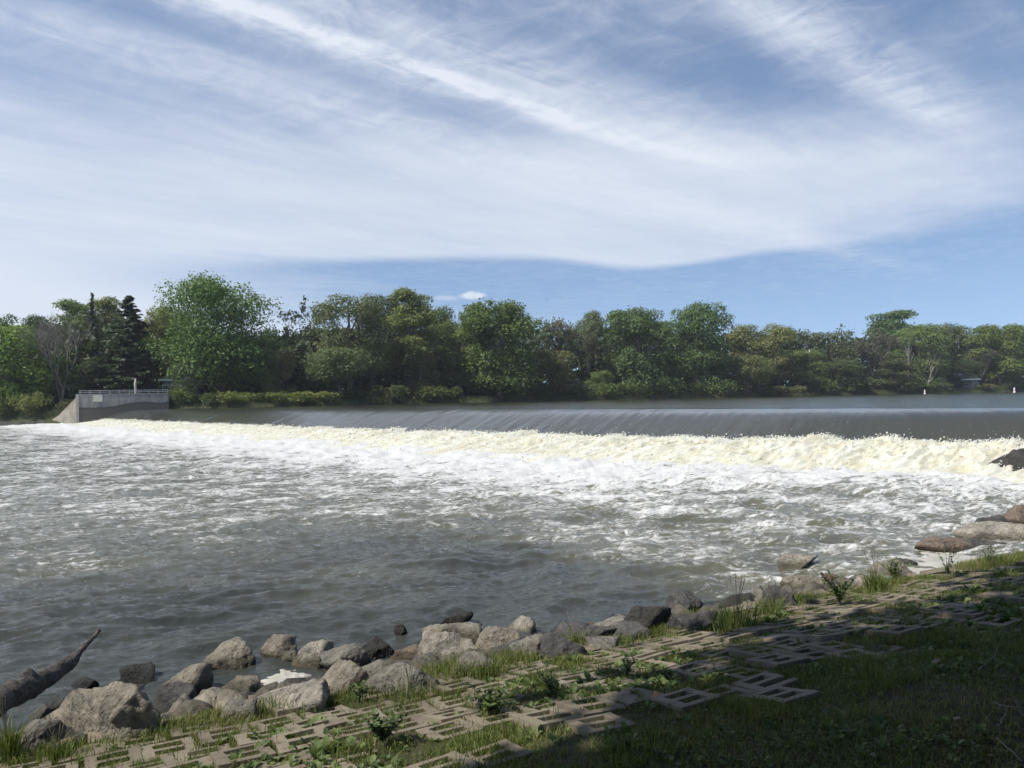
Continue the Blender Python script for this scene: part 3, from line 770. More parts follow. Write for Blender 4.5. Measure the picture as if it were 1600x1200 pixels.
T('round', 1310, 8, 562, 70, (.055, .085, .035), 'low dark bushy tree in front of the rusty tinged tree')
T('poplar', 1398, 44, 482, 92, (.066, .115, .050), 'tall blue green tree standing highest above the right bank')
T('round', 1436, 16, 506, 92, MID, 'green tree with white dead limbs in front of it')
T('snag', 1424, 9, 528, 44, BRI, 'bleached forked snag against green foliage', 'snag')
T('snag', 1448, 7, 545, 50, BRI, 'leaning bleached dead branch reaching right', 'snag')
T('willow', 1466, 34, 503, 58, GRY, 'feathery tree right of the tall blue green tree')
T('round', 1512, 26, 507, 90, (.072, .098, .042), 'flat domed tree left of the bright right edge tree')
T('twiggy', 1528, 10, 540, 56, (.105, .092, .068), 'brownish thin tree over the hidden house', 'bare_tree')
T('cotton', 1562, 8, 504, 92, (.082, .122, .032), 'bright yellow green dense tree near the right edge')
T('round', 1606, 14, 512, 84, MID, 'green tree cut by the right edge of view')
T('spruce', 1474, 3, 583, 24, (.09, .125, .075), 'small pale young spruce by the water', 'young_spruce')
T('round2', 1395, 6, 560, 76, (.060, .085, .036), 'low green tree left of the young spruce')
T('round', 1500, 12, 560, 60, (.042, .070, .035), 'dark low tree right of the young spruce')
# left shore
T('small', 18, 7, 503, 128, (.092, .150, .034), 'bright green young maple on the far left shore', 'young_maple')
T('dead', 92, 8, 478, 150, BRN, 'bare grey dead tree with two pale trunks left of the abutment', 'dead_tree')
T('round', -40, 16, 480, 110, MID, 'green tree at the left edge of view')
T('round2', -110, 10, 460, 130, DRK, 'dark tree beyond the left edge of view')
T('small', 130, 14, 560, 80, DRK, 'low dark tree behind the abutment railing')
T('small', 262, 15, 545, 90, DRK, 'low dark tree under the lobed tree beside the house roof')
T('round2', 1680, 20, 500, 120, MID, 'green tree beyond the right edge of view')
T('small', 295, 5, 566, 54, (.065, .092, .060), 'grey green conical sapling at the right end of the abutment', 'sapling')

# shrubs along the far waterline
def shrub(seed, H, Rx, leaves, ls=.17, blades=False):
    g = np.random.default_rng(seed); nl = 16
    L = np.column_stack([g.normal(0, Rx * .42, nl), g.normal(0, Rx * .35, nl), g.uniform(.2, .78, nl) * H, g.uniform(.25, .42, nl) * H])
    pk = g.integers(0, nl, leaves); d = g.normal(size=(leaves, 3)); d[:, 2] += .3; d /= np.linalg.norm(d, axis=1)[:, None]
    P = L[pk, :3] + d * (L[pk, 3] * g.uniform(.4, 1.2, leaves))[:, None]; P = P[P[:, 2] > 0]; d = d[:len(P)]
    V, Q, A = leaf_quads(g, P, np.column_stack([np.zeros(len(P)), np.zeros(len(P)), np.ones(len(P)) * .4]), ls)
    B = Acc()
    for l in L[:6]: B.add(*tube([[l[0] * .2, l[1] * .2, -.3], [l[0] * .7, l[1] * .7, l[2] * .5], l[:3]], [.05, .035, .012], 4))
    return [('stem', B.mesh('stem', M_BARK)), ('foliage', mesh('foliage', V, Q, mat=M_LEAF, smooth=False, attrs={'tint': A}))]
PROTO.update({'bush': (shrub(21, 3, 2.4, 1500), 3, 2.4), 'bush2': (shrub(22, 3, 3.0, 1700, .2), 3, 3), 'bush3': (shrub(23, 3, 1.8, 1200, .16), 3, 1.8)})
for k in ('bush', 'bush2', 'bush3'): DIM[k] = true_r(PROTO[k][0])
S = lambda kind, px, off, top, w, col, label: T(kind, px, off, top, w, col, label, 'shrub', 'shrub', 'shrubs along the far waterline')
S('bush', 10, 3.5, 620, 60, (.10, .105, .04), 'olive shrub at the foot of the bright young maple')
S('bush2', 58, 4, 612, 70, (.125, .125, .045), 'yellowish shrub between the young maple and the dead tree')
S('bush3', 108, 5, 622, 44, (.085, .075, .045), 'brownish scrub just left of the abutment pilaster')
S('bush3', -60, 4, 620, 80, OLI, 'olive shrub beyond the left edge of view')
S('bush3', 282, 1.5, 604, 40, (.070, .110, .034), 'bright green shrub hiding the right end of the abutment')
S('bush2', 318, 1.5, 612, 46, (.060, .095, .035), 'low shrub right of the abutment in thin spray mist')
S('bush', 368, 2, 610, 62, (.110, .145, .050), 'pale green mounded shrub below the largest maple')
S('bush2', 424, 2, 611, 60, (.095, .130, .042), 'yellow green bank shrub left of the light grass clump')
S('bush2', 484, 2, 610, 84, (.125, .150, .052), 'light grassy clump left of the two leaning trunks')
S('bush', 556, 2.5, 608, 56, (.050, .070, .032), 'dark low shrub behind the two leaning trunks')
S('bush2', 612, 2, 600, 72, (.056, .082, .034), 'deep green shrub at the foot of the thin reddish trunk')
S('bush', 664, 2, 602, 62, (.080, .110, .040), 'mid green shrub under the pale poplar')
S('bush2', 706, 2, 604, 56, (.066, .092, .036), 'low shrub just left of the cottonwood')
S('bush3', 848, 2, 596, 46, (.055, .080, .032), 'dark shrub at the right foot of the cottonwood')
S('bush2', 900, 2, 600, 66, (.072, .105, .040), 'green shrub below the small golden olive tree')
S('bush', 948, 2, 596, 56, (.082, .125, .042), 'bright shrub below the small sapling')
S('bush2', 992, 2, 592, 62, (.070, .108, .040), 'leafy shrub at the foot of the left twin crown')
S('bush', 1044, 2, 588, 66, (.060, .095, .036), 'rounded shrub in the notch between the twin crowns')
S('bush3', 1090, 2, 596, 46, (.078, .115, .040), 'small shrub below the right twin crown')
S('bush', 1124, 2, 592, 58, (.064, .104, .038), 'rounded shrub left of the lone waterside tree')
S('bush3', 1196, 2, 602, 46, (.062, .086, .038), 'low shrub just right of the lone waterside tree')
S('bush2', 1226, 2, 602, 62, (.100, .118, .056), 'pale shrub in front of the bare sandy patch')
S('bush', 1284, 2, 592, 56, (.062, .096, .036), 'shrub at the base of the utility pole')
S('bush2', 1338, 3, 588, 74, (.058, .084, .038), 'wide dark shrub below the grey brown dying tree')
S('bush', 1404, 3, 590, 70, (.060, .088, .036), 'green shrub left of the white buoy')
S('bush2', 1446, 2, 596, 60, (.052, .080, .034), 'shrub behind the left white buoy')
S('bush3', 1540, 2, 599, 46, (.092, .108, .046), 'low shrub in front of the hidden house')
S('bush2', 1588, 3, 598, 70, (.080, .110, .040), 'shrub behind the right white buoy')

# the wood behind, and the grassy fringe of the bank, each one mass
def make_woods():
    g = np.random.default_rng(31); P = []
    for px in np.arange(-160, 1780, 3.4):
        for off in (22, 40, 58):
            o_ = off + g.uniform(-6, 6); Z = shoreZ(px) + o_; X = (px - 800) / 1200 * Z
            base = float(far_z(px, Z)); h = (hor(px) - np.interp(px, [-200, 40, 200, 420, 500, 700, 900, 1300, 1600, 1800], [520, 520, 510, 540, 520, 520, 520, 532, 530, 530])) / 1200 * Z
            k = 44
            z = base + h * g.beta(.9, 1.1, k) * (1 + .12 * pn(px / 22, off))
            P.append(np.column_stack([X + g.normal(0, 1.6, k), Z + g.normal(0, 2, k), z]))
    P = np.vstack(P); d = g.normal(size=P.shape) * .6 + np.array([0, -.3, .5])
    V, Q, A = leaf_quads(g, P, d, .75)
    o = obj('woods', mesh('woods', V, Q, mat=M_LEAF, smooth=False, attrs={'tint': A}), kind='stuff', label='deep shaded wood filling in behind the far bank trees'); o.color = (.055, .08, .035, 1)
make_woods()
def make_fringe():
    g = np.random.default_rng(32); k = 26000; px = g.uniform(262, 1700, k); off = g.uniform(.1, 5.5, k) ** 1.1; Z = shoreZ(px) + off; X = (px - 800) / 1200 * Z
    px2 = g.uniform(-80, 122, 5000); off2 = g.uniform(2.0, 9, 5000); Z2 = shoreZ(px2) + off2
    X = np.concatenate([X, (px2 - 800) / 1200 * Z2]); PX = np.concatenate([px, px2]); Z = np.concatenate([Z, Z2]); k = len(X)
    h = g.uniform(.25, .9, k) * (1 + .8 * pn(X / 3, Z / 3)) * (Z / 180) ** .3; w = .05 * Z / 120; b = far_z(PX, Z) - .1
    sand = (np.abs(PX - 1243) < 32) & (Z - shoreZ(PX) > 3); h = np.where(sand, .05, h)
    lx, ly = g.normal(0, .3, k) * h, g.normal(0, .3, k) * h
    V = np.stack([np.column_stack([X - w, Z, b]), np.column_stack([X + w, Z, b]), np.column_stack([X + lx, Z + ly, b + h])], 1).reshape(-1, 3)
    o = obj('bank_grass', mesh('bank_grass', V, tris=np.arange(k * 3).reshape(k, 3), mat=M_LEAF, smooth=False, attrs={'tint': np.repeat(g.random(k), 3)}), kind='stuff', label='rough green grass fringing the far bank'); o.color = (.098, .122, .046, 1)
make_fringe()

# ------------------------------------------------------------------ small things on the far side
def make_house(px, off, wpx, eave, ridge, base, wall, roofc, label):
    P, Z = far_pt(px, off); w = wpx * Z / 1200; zt = lambda y: (hor(px) - y) / 1200 * Z + CAM[2]
    root = obj('house', None, loc=tuple(P), label=label, cat='house', group=None)
    e, rg = zt(eave) - P[2], zt(ridge) - P[2]; d = 7.0
    V, Q = box((0, d / 2, e / 2 - .3), (w, d, e + .6)); obj('wall', mesh('wall', V, Q, mat=wall, smooth=False), root)
    o_ = .5; V = np.array([[-w/2-o_, -o_, e-.1], [w/2+o_, -o_, e-.1], [w/2+o_, d+o_, e-.1], [-w/2-o_, d+o_, e-.1], [-w/2-o_, d/2, rg], [w/2+o_, d/2, rg]])
    obj('roof', mesh('roof', V, quads=[[0, 1, 5, 4], [2, 3, 4, 5], [0, 3, 2, 1]], tris=[[1, 2, 5], [3, 0, 4]], mat=roofc, smooth=False), root)
    V, Q = box((0, -o_ - .06, e - .2), (w + 2 * o_, .1, .32)); obj('fascia', mesh('fascia', V, Q, mat=M_SIDING, smooth=False), root)
    gl = new_mat('window_glass'); gl[2].inputs['Base Color'].default_value = (.02, .025, .03, 1); gl[2].inputs['Roughness'].default_value = .1
    for i in (-.25, .25):
        V, Q = box((w * i, -.03, e * .5), (1.1, .08, 1.2)); f = obj('window', mesh('window', V, Q, mat=M_SIDING, smooth=False), root)
        V, Q = box((w * i, -.08, e * .5), (.9, .04, 1.0)); obj('pane', mesh('pane', V, Q, mat=gl[0], smooth=False), f)
M_SIDING = mat_noise('white_siding', (.62, .61, .58), (.72, .71, .68), 1, .7, .1, .01)
M_ROOF = mat_noise('roof_shingle', (.20, .20, .21), (.30, .30, .31), 3, .9, .3, .02)
M_GREYW = mat_noise('grey_siding', (.12, .13, .14), (.18, .19, .20), 1, .8, .1, .01)
make_house(263, 12, 18, 592, 581, 605, M_GREYW, M_ROOF, 'grey roofed house glimpsed between dark trees right of the spruce')
make_house(1516, 6, 26, 592, 583, 612, M_GREYW, M_ROOF, 'small grey house half hidden by trees near the right edge')

def make_buoy(px, top, base, label):
    Y = .68 * 1200 / (base - hor(px)) if base - hor(px) > 3.4 else 215
    Y = min(Y, 225); X = (px - 800) / 1200 * Y; h = (base - top) / 1200 * Y
    root = obj('buoy', None, loc=(X, Y, UP), label=label, cat='buoy', group='white marker buoys above the weir')
    wht = mat_noise('buoy_white', (.72, .70, .68), (.8, .78, .76), 3, .5, .05, .01); org = mat_noise('buoy_band', (.55, .20, .08), (.6, .25, .1), 3, .5, .05, .01)
    r = h * .15
    def lathe(name, prof, m):
        n = 14; th = np.arange(n) * 2 * math.pi / n
        V = np.array([[rr * math.cos(t), rr * math.sin(t), z] for rr, z in prof for t in th]); Q = [[i * n + j, i * n + (j + 1) % n, (i + 1) * n + (j + 1) % n, (i + 1) * n + j] for i in range(len(prof) - 1) for j in range(n)]
        obj(name, mesh(name, V, Q, mat=m), root)
    lathe('float_body', [(r * .9, -.4), (r, -.1), (r, h * .82), (r * .93, h * .92), (r * .5, h * .985), (.001, h)], wht)
    lathe('collar', [(r * 1.5, -.1), (r * 1.6, .06), (r * 1.5, .16), (r * 1.01, .2)], wht)
    for z in (.35, .74): lathe('band', [(r * 1.015, h * z), (r * 1.02, h * z + .01), (r * 1.02, h * (z + .07)), (r * 1.015, h * (z + .07) + .01)], org)
make_buoy(1444.5, 609, 615.5, 'white marker buoy, left one of two above the weir')
make_buoy(1584.5, 605.5, 613.2, 'white marker buoy, right one of two near the edge of view')

def make_pole():
    P, Z = far_pt(1266, 7); h = (hor(1266) - 546) / 1200 * Z + CAM[2] - P[2]
    root = obj('utility_pole', None, loc=tuple(P), label='weathered wooden pole with one slanting arm among the right bank trees', cat='utility pole')
    V, Q, Tt = tube([[0, 0, -.5], [.05, 0, h * .5], [0, 0, h]], [.20, .17, .14], 10); obj('pole', mesh('pole', V, Q, Tt, mat=M_PALE), root)
    V, Q, Tt = tube([[.3, -.2, h - .6], [-6.0, -.4, h - 2.4]], [.07, .05], 6); obj('arm', mesh('arm', V, Q, Tt, mat=M_PALE), root)
make_pole()
def make_stump():
    P, Z = far_pt(211.5, 4); 
    V, Q, Tt = tube([[0, 0, -.3], [.06, 0, 1.0], [-.03, 0, 2.0], [.04, 0, 2.9]], [.27, .2, .2, .13], 9); o = obj('tree_stump', mesh('tree_stump', V, Q, Tt, mat=M_PALE), loc=tuple(P), label='short pale bare trunk standing just behind the abutment railing', cat='tree stump')
make_stump()
def make_bird(px, py, Y, size, label, dark=True, bank=.4):
    p = at(px, py, Y); s = size; m = mat_noise('feathers', (.02, .02, .022), (.05, .05, .05), 8, .8, .1, .005)
    root = obj('bird', None, loc=tuple(p), label=label, cat='bird', group='birds over the river'); root.rotation_euler = (.2, bank, .6)
    n = 10; t = np.linspace(-1, 1, 9); pr = np.column_stack([t * 0, t * s * .42, .03 * s * np.sin(t * 2)]); V, Q, Tt = tube(pr, s * np.array([.004, .05, .075, .085, .08, .07, .06, .045, .02]), 8); obj('body', mesh('body', V, Q, Tt, mat=m), root)
    for sg in (-1, 1):
        a = np.array([[.05, .14, .02], [.30, .18, .10], [.62, .06, .16], [.95, -.22, .10], [.60, -.10, .14], [.30, -.06, .08], [.05, -.10, .02]]) * s; a[:, 0] *= sg
        V = np.vstack([a + [0, 0, .006 * s], a - [0, 0, .006 * s]]); k = 7
        q = [[0, 1, 5, 6], [1, 2, 4, 5], [7 + 6, 7 + 5, 7 + 1, 7 + 0], [7 + 5, 7 + 4, 7 + 2, 7 + 1]] + [[i, (i + 1) % 7, (i + 1) % 7 + 7, i + 7] for i in range(7)]
        obj('wing', mesh('wing', V, q, tris=[[2, 3, 4], [11, 10, 9]], mat=m, smooth=False), root)
    a = np.array([[-.05, -.38, 0], [.05, -.38, 0], [.11, -.66, .01], [0, -.55, 0], [-.11, -.66, .01]]) * s; V = np.vstack([a + [0, 0, .008 * s], a - [0, 0, .008 * s]])
    obj('tail', mesh('tail', V, [[0, 1, 2, 3], [8, 7, 6, 5]] + [[i, (i + 1) % 5, (i + 1) % 5 + 5, i + 5] for i in range(5)], tris=[[0, 3, 4], [9, 8, 5]], mat=m, smooth=False), root)
make_bird(855, 468, 60, .17, 'small dark bird flying high against blue sky above the cottonwood', bank=1.0)
make_bird(1401, 748.5, 22, .085, 'dark swallow skimming low over the white foam', bank=.3)
make_bird(1200, 417, 90, .14, 'tiny distant bird under the cloud edge right of centre', bank=.5)

# ------------------------------------------------------------------ riprap
import bmesh
_ico = {}
def ico(sub):
    if sub not in _ico:
        b = bmesh.new(); bmesh.ops.create_icosphere(b, subdivisions=sub, radius=1)
        V = np.array([v.co[:] for v in b.verts]); F = np.array([[v.index for v in f.verts] for f in b.faces]); b.free()
        _ico[sub] = (V, F)
    return _ico[sub]
def rock_mesh(seed, w, d, h, sub=4, angular=1.0, peak=0.0):
    g = np.random.default_rng(seed); D, F = ico(sub)
    m = 11; N_ = g.normal(size=(m, 3)); N_ /= np.linalg.norm(N_, axis=1)[:, None]
    fc = np.array([-.25, -.55, .8]) + g.normal(0, .22, 3); fc /= np.linalg.norm(fc)
    N_ = np.vstack([N_, [[0, 0, 1], [0, 0, -1]], [fc]]); ds = np.concatenate([g.uniform(.66, .98, m), [g.uniform(.72, .9), .8], [g.uniform(.5, .66)]])
    k = 40 if angular > .6 else 8
    q = np.maximum(D @ N_.T, 1e-3) / ds
    r = (q ** k).sum(1) ** (-1 / k)
    V = D * r[:, None]
    V = (V - (V.max(0) + V.min(0)) / 2) / ((V.max(0) - V.min(0)) / 2)
    V = V * np.array([w, d, h]) / 2
    s = max(w, h) ; p = V / s * 3 + g.uniform(0, 90, 3)
    n = fbm(p[:, 0], p[:, 1], p[:, 2], o=4, g=.55); rg = 1 - 2 * np.abs(pn(p[:, 0] * 1.7, p[:, 1] * 1.7, p[:, 2] * 1.7))
    fine = fbm(p[:, 0] * 6, p[:, 1] * 6, p[:, 2] * 6, o=2)
    V = V + D * ((.085 * n + .030 * rg) * angular * s + .022 * fine * s * (.4 + .6 * angular))[:, None]
    V = (V - (V.max(0) + V.min(0)) / 2) / (V.max(0) - V.min(0)) * np.array([w, d, h])
    if peak: V[:, 0] += peak * w * (V[:, 2] / h)
    return mesh('rock', V, tris=F, mat=M_ROCK, smooth=True)

TAN, GRYR, DGR, RED, BLK, PAL = (.225, .200, .158), (.178, .163, .138), (.085, .081, .076), (.180, .138, .106), (.050, .047, .042), (.275, .248, .205)
ROCKS = [  # x0, x1, y0, y1 as the photograph shows each, colour, angular, peak, label
    (62, 248, 1064, 1172, TAN, 1, 0, 'largest flat faced tan rock in the lower left, right of the driftwood'),
    (30, 146, 1122, 1182, GRYR, 1, 0, 'blocky grey brown rock lowest in the left corner, in front of the largest tan rock'),
    (240, 302, 1070, 1138, DGR, 1, .1, 'dark angular rock touching the right side of the largest tan rock'),
    (256, 320, 1036, 1096, TAN, .8, 0, 'rounded upright tan rock behind the dark angular rock'),
    (300, 346, 1077, 1119, GRYR, 1, .15, 'small pyramid shaped grey rock beside the narrow inlet'),
    (318, 408, 1002, 1054, TAN, .9, .12, 'sloping tan rock with a wet gravelly left foot at the water'),
    (64, 104, 1090, 1120, DGR, .9, 0, 'small dark rock tucked under the driftwood trunk'),
    (34, 76, 1104, 1132, GRYR, .9, 0, 'small grey rock between the driftwood and the largest tan rock'),
    (190, 244, 1040, 1070, BLK, .8, .1, 'black wet weedy rock standing in the water behind the largest tan rock'),
    (104, 152, 1058, 1086, BLK, .7, 0, 'black wet rock awash just right of the driftwood tip'),
    (156, 206, 1064, 1092, BLK, .7, 0, 'low black wet rock awash above the largest tan rock'),
    (344, 400, 1062, 1094, TAN, .9, 0, 'low tan rock left of the white foam pool'),
    (352, 402, 1090, 1132, GRYR, 1, 0, 'tan grey rock at the grass edge below the foam pool'),
    (403, 462, 991, 1036, TAN, .9, 0, 'tan boulder with a dark undercut standing above the foam pool'),
    (430, 466, 1016, 1042, TAN, .8, 0, 'small tan rock wedged right of the undercut boulder'),
    (461, 520, 1002, 1052, PAL, .7, 0, 'pale smooth tan rock, second from the undercut boulder'),
    (504, 574, 1006, 1062, GRYR, 1, .08, 'brown hooded rock with a shadowed hollow front'),
    (484, 574, 1032, 1094, TAN, .9, 0, 'big rough tan rock at the grass edge right of the foam pool'),
    (566, 613, 995, 1030, BLK, 1, 0, 'dark wet brown rock at the waterline right of the hooded rock'),
    (611, 674, 1008, 1036, RED, 1, 0, 'flat reddish brown slab rock at the waterline'),
    (574, 682, 1042, 1096, GRYR, .6, 0, 'big smooth rounded grey rock in front of the reddish slab'),
    (664, 748, 976, 1012, TAN, .8, 0, 'broad tan rock behind the largest ridged boulder'),
    (656, 750, 986, 1048, PAL, 1, .06, 'largest ridged boulder in the middle, pale with a slanting face'),
    (734, 814, 978, 1040, TAN, 1, 0, 'rough pitted tan boulder right of the ridged boulder'),
    (708, 770, 1020, 1062, GRYR, .5, 0, 'rounded egg shaped rock in front of the pitted boulder'),
    (682, 736, 959, 984, BLK, .9, 0, 'black wet rock out in the water behind the ridged boulder'),
    (617, 637, 974, 1000, BLK, .9, .2, 'little dark rock poking from the water above the reddish slab'),
    (392, 512, 1068, 1118, PAL, 1, 0, 'long low pale rock in the grass below the white foam pool'),
    (608, 648, 1032, 1050, TAN, .8, 0, 'small tan rock peeping over the smooth rounded grey rock'),
    (676, 716, 1036, 1056, GRYR, .6, 0, 'small flat grey stone at the foot of the ridged boulder'),
    (784, 840, 962, 1000, PAL, .9, 0, 'pale tan rock by the water right of the pitted boulder'),
    (800, 856, 994, 1034, GRYR, 1, 0, 'grey broken rock below the pale tan rock'),
    (846, 912, 994, 1036, DGR, 1, 0, 'dark grey broken rock at the grass edge left of the dark row'),
    (870, 958, 981, 1012, DGR, .9, 0, 'long dark rock at the waterline, first of the dark row'),
    (922, 972, 998, 1022, GRYR, .8, 0, 'small sloping grey stone in front of the dark row'),
    (950, 1018, 974, 1006, DGR, 1, 0, 'low dark rock in the dark row below the domed one'),
    (978, 1046, 947, 996, BLK, .9, 0, 'domed dark rock left of the peaked dark rock'),
    (1041, 1108, 923, 976, DGR, 1, -.1, 'tallest peaked dark rock rising over the water'),
    (1048, 1118, 956, 994, DGR, .9, 0, 'dark rock leaning against the front of the peaked one'),
    (1184, 1244, 918, 958, DGR, .9, 0, 'dark rock half hidden by tall grass right of the peaked rock'),
    (1214, 1276, 866, 892, PAL, .8, 0, 'tan rock alone in the rapids with water around it'),
    (1228, 1284, 900, 930, TAN, .8, 0, 'tan rock at the bank left of the dark leafy bush'),
    (1288, 1314, 896, 913, RED, .6, 0, 'small round reddish stone behind the dark leafy bush'),
    (1322, 1366, 902, 928, PAL, .9, 0, 'pale rock at the bank right of the dark leafy bush'),
    (1364, 1430, 876, 908, TAN, 1, 0, 'tan rock at the left edge of the cream foam raft'),
    (1394, 1428, 872, 892, DGR, .9, .1, 'small dark stone behind the rock at the foam raft'),
    (1436, 1510, 840, 869, RED, .45, 0, 'smooth flat oval brown boulder above the cream foam raft'),
    (1506, 1560, 843, 870, DGR, .45, 0, 'smooth dark oval boulder right of the flat oval brown one'),
    (1505, 1594, 817, 854, PAL, .5, 0, 'broad smooth boulder with a hollow in its top on the right bank'),
    (1518, 1580, 808, 828, DGR, .6, 0, 'low dark boulder behind the hollow topped one'),
    (1570, 1630, 788, 826, RED, .5, 0, 'tall smooth brown boulder cut by the right edge of view'),
    (1594, 1640, 822, 846, TAN, .6, 0, 'boulder at the right edge of view above the grassy bank'),
    (1512, 1660, 702, 766, BLK, .9, .28, 'black wet rock at the end of the weir with water pouring past'),
    (1556, 1650, 736, 768, BLK, .8, 0, 'low black wet rock in front of the one at the weir end'),
]
ROCK_AT = []
for i, (x0, x1, y0, y1, col, ang, pk, lab) in enumerate(ROCKS):
    cx = (x0 + x1) / 2; hp = y1 - y0
    P, Y = ground_hit(cx, y1 - hp * .10, 0.0)
    if y1 < 770: Y = 23.0; P = at(cx, y1, Y)
    w = (x1 - x0) / 1200 * Y * 1.18; dp = w * (.62 if w > .5 else .75)
    top = at(cx, y0, Y + dp * .3); h = max(top[2] - P[2], .08) ; hh = h * 1.55
    g = np.random.default_rng(900 + i)
    o = obj('rock', rock_mesh(300 + i, w, dp, hh, 5 if w > .55 else 4, ang, pk), loc=(P[0] + (P[0] / P[1]) * dp * .3, P[1] + dp * .3, top[2] - hh * .5), label=lab, cat='rock', group='rocks along the near waterline')
    ROCK_AT.append((o.location.x, o.location.y, lab))
    o.color = (*col, 1); o.rotation_euler = (g.uniform(-.10, .10), g.uniform(-.08, .08), g.uniform(-.25, .25))
# smaller rubble filling between the rocks
def make_rubble():
    g = np.random.default_rng(71); A = Acc(); D, F = ico(2)
    k = 520; a = g.uniform(-2.5, 10.2, k); s = g.uniform(-1.75, -.02, k)
    P = np.array([-3.73, 5.6]) + E1 * a[:, None] + E2 * s[:, None]; z = bank_z(P[:, 0], P[:, 1])
    for i in range(k):
        r = g.uniform(.04, .13) * (1.6 if s[i] < -.3 else .6)
        p = D * g.uniform(.6, 1.2, 3) * r; q = p / r * 1.3 + g.uniform(0, 50, 3)
        p = p * (1 + .5 * pn(q[:, 0], q[:, 1], q[:, 2]))[:, None]
        A.add(p + [P[i, 0], P[i, 1], z[i] + r * .3], T=F)
    o = obj('rubble', A.mesh('rubble', M_ROCK), kind='stuff', label='loose dark stones filling the gaps between shoreline rocks'); o.color = (.13, .115, .09, 1)
make_rubble()
FILL = [rock_mesh(500 + q, .34, .30, .26, 3, 1, 0) for q in range(8)]
_fg = np.random.default_rng(73)
for q in range(104):
    a = _fg.uniform(-1.6, 8.3); s_ = _fg.uniform(-1.25, -.15); p = np.array([-3.73, 5.6]) + E1 * a + E2 * s_
    z = float(bank_z(p[0], p[1])); k = _fg.uniform(.5, 1.7)
    near = min(ROCK_AT, key=lambda r_: (r_[0] - p[0]) ** 2 + (r_[1] - p[1]) ** 2)[2].split(',')[0].split()[:9]
    while near[-1] in ('the', 'a', 'in', 'at', 'of', 'with', 'and', 'by', 'its', 'behind', 'below', 'beside', 'right', 'left', 'under', 'above', 'against', 'from', 'just', 'to', 'over', 'front', 'foot', 'between', 'out', 'big', 'white', 'tall', 'wet', 'largest'): near.pop()
    o = obj('stone', FILL[q % 8], loc=(p[0], p[1], max(z, -.12) + .05 * k), label='small %s stone wedged against the ' % ('grey', 'dark', 'tan', 'black', 'dark')[q % 5] + ' '.join(near), cat='stone', group='small stones between the shoreline rocks')
    o.scale = (k, k * _fg.uniform(.8, 1.1), k * _fg.uniform(.7, 1.1)); o.rotation_euler = (_fg.uniform(-.5, .5), _fg.uniform(-.5, .5), _fg.uniform(0, 6.28))
    o.color = (*[(GRYR, DGR, TAN, BLK, DGR)[q % 5][c] for c in range(3)], 1)

# ------------------------------------------------------------------ driftwood
def make_log():
    m, N, p, o = new_mat('driftwood')
    v = objc(N); n1 = N.noise(v, 3, 8, .65); n2 = N.noise(N.vm('MULTIPLY', v, (4.0, 4.0, 14.0)), 3, 7, .7, .6)
    c = N.mix(N.ss(n2, .38, .66), (.030, .027, .025), (.120, .102, .085)); c = N.mix(N.ss(n1, .55, .72), c, (.20, .135, .085)); c = N.mix(N.ss(n1, .42, .32), c, (.05, .05, .052))
    N.put(p.inputs['Base Color'], c); p.inputs['Roughness'].default_value = .8; bump(N, p, N.m('ADD', n1, n2), .9, .04)
    K = [(-90, 1150, 5.5, .17), (-30, 1112, 6.0, .175), (0, 1095, 6.3, .165), (35, 1078, 6.65, .165), (62, 1066, 6.9, .150), (92, 1046, 7.2, .125), (112, 1033, 7.4, .095), (122, 1020, 7.55, .062), (132, 1010, 7.65, .045), (143, 999, 7.8, .034), (150, 991, 7.9, .026), (155, 984, 7.95, .036)]
    pts = np.array([at(x, y, Y) for x, y, Y, r in K]); rad = np.array([k[3] for k in K]) * .62; base = pts[3].copy()
    t = np.linspace(0, len(K) - 1, 90); pp = np.column_stack([np.interp(t, range(len(K)), pts[:, j]) for j in range(3)]); rr = np.interp(t, range(len(K)), rad)
    ker = np.ones(7) / 7; pp = np.column_stack([np.convolve(np.pad(pp[:, j], 3, 'edge'), ker, 'valid') for j in range(3)])
    A = Acc()
    def rough(V, s):
        q = V * 7; n = fbm(q[:, 0], q[:, 1], q[:, 2], o=3); return n * s
    V, Q, Tt = tube(pp, rr, 28)
    ax = np.repeat(pp, 28, 0); dv = V[:-1] - ax; l = np.linalg.norm(dv, axis=1); dv /= l[:, None]
    V[:-1] += dv * (rough(V[:-1], .30) * l + .012 * pn(V[:-1, 0] * 30, V[:-1, 1] * 30, V[:-1, 2] * 30))[:, None]
    A.add(V - base, Q, Tt)
    def stub(x, y, Y, dx, dy, r, ln):
        b = at(x, y, Y); e = at(x + dx, y + dy, Y); pts = b + (e - b) * np.linspace(0, 1, 8)[:, None]
        V, Q, Tt = tube(pts, r * np.array([1.3, 1.15, 1.0, .9, .82, .72, .55, .3]), 12); V = V + rough(V, .035)[:, None]; A.add(V - base, Q, Tt)
    stub(46, 1070, 6.75, -6, -24, .075, 0); stub(14, 1088, 6.45, -6, -20, .075, 0)
    obj('driftwood_log', A.mesh('driftwood_log', m), loc=tuple(base), label='weathered grey driftwood trunk tapering out over the water at far left', cat='driftwood')
make_log()

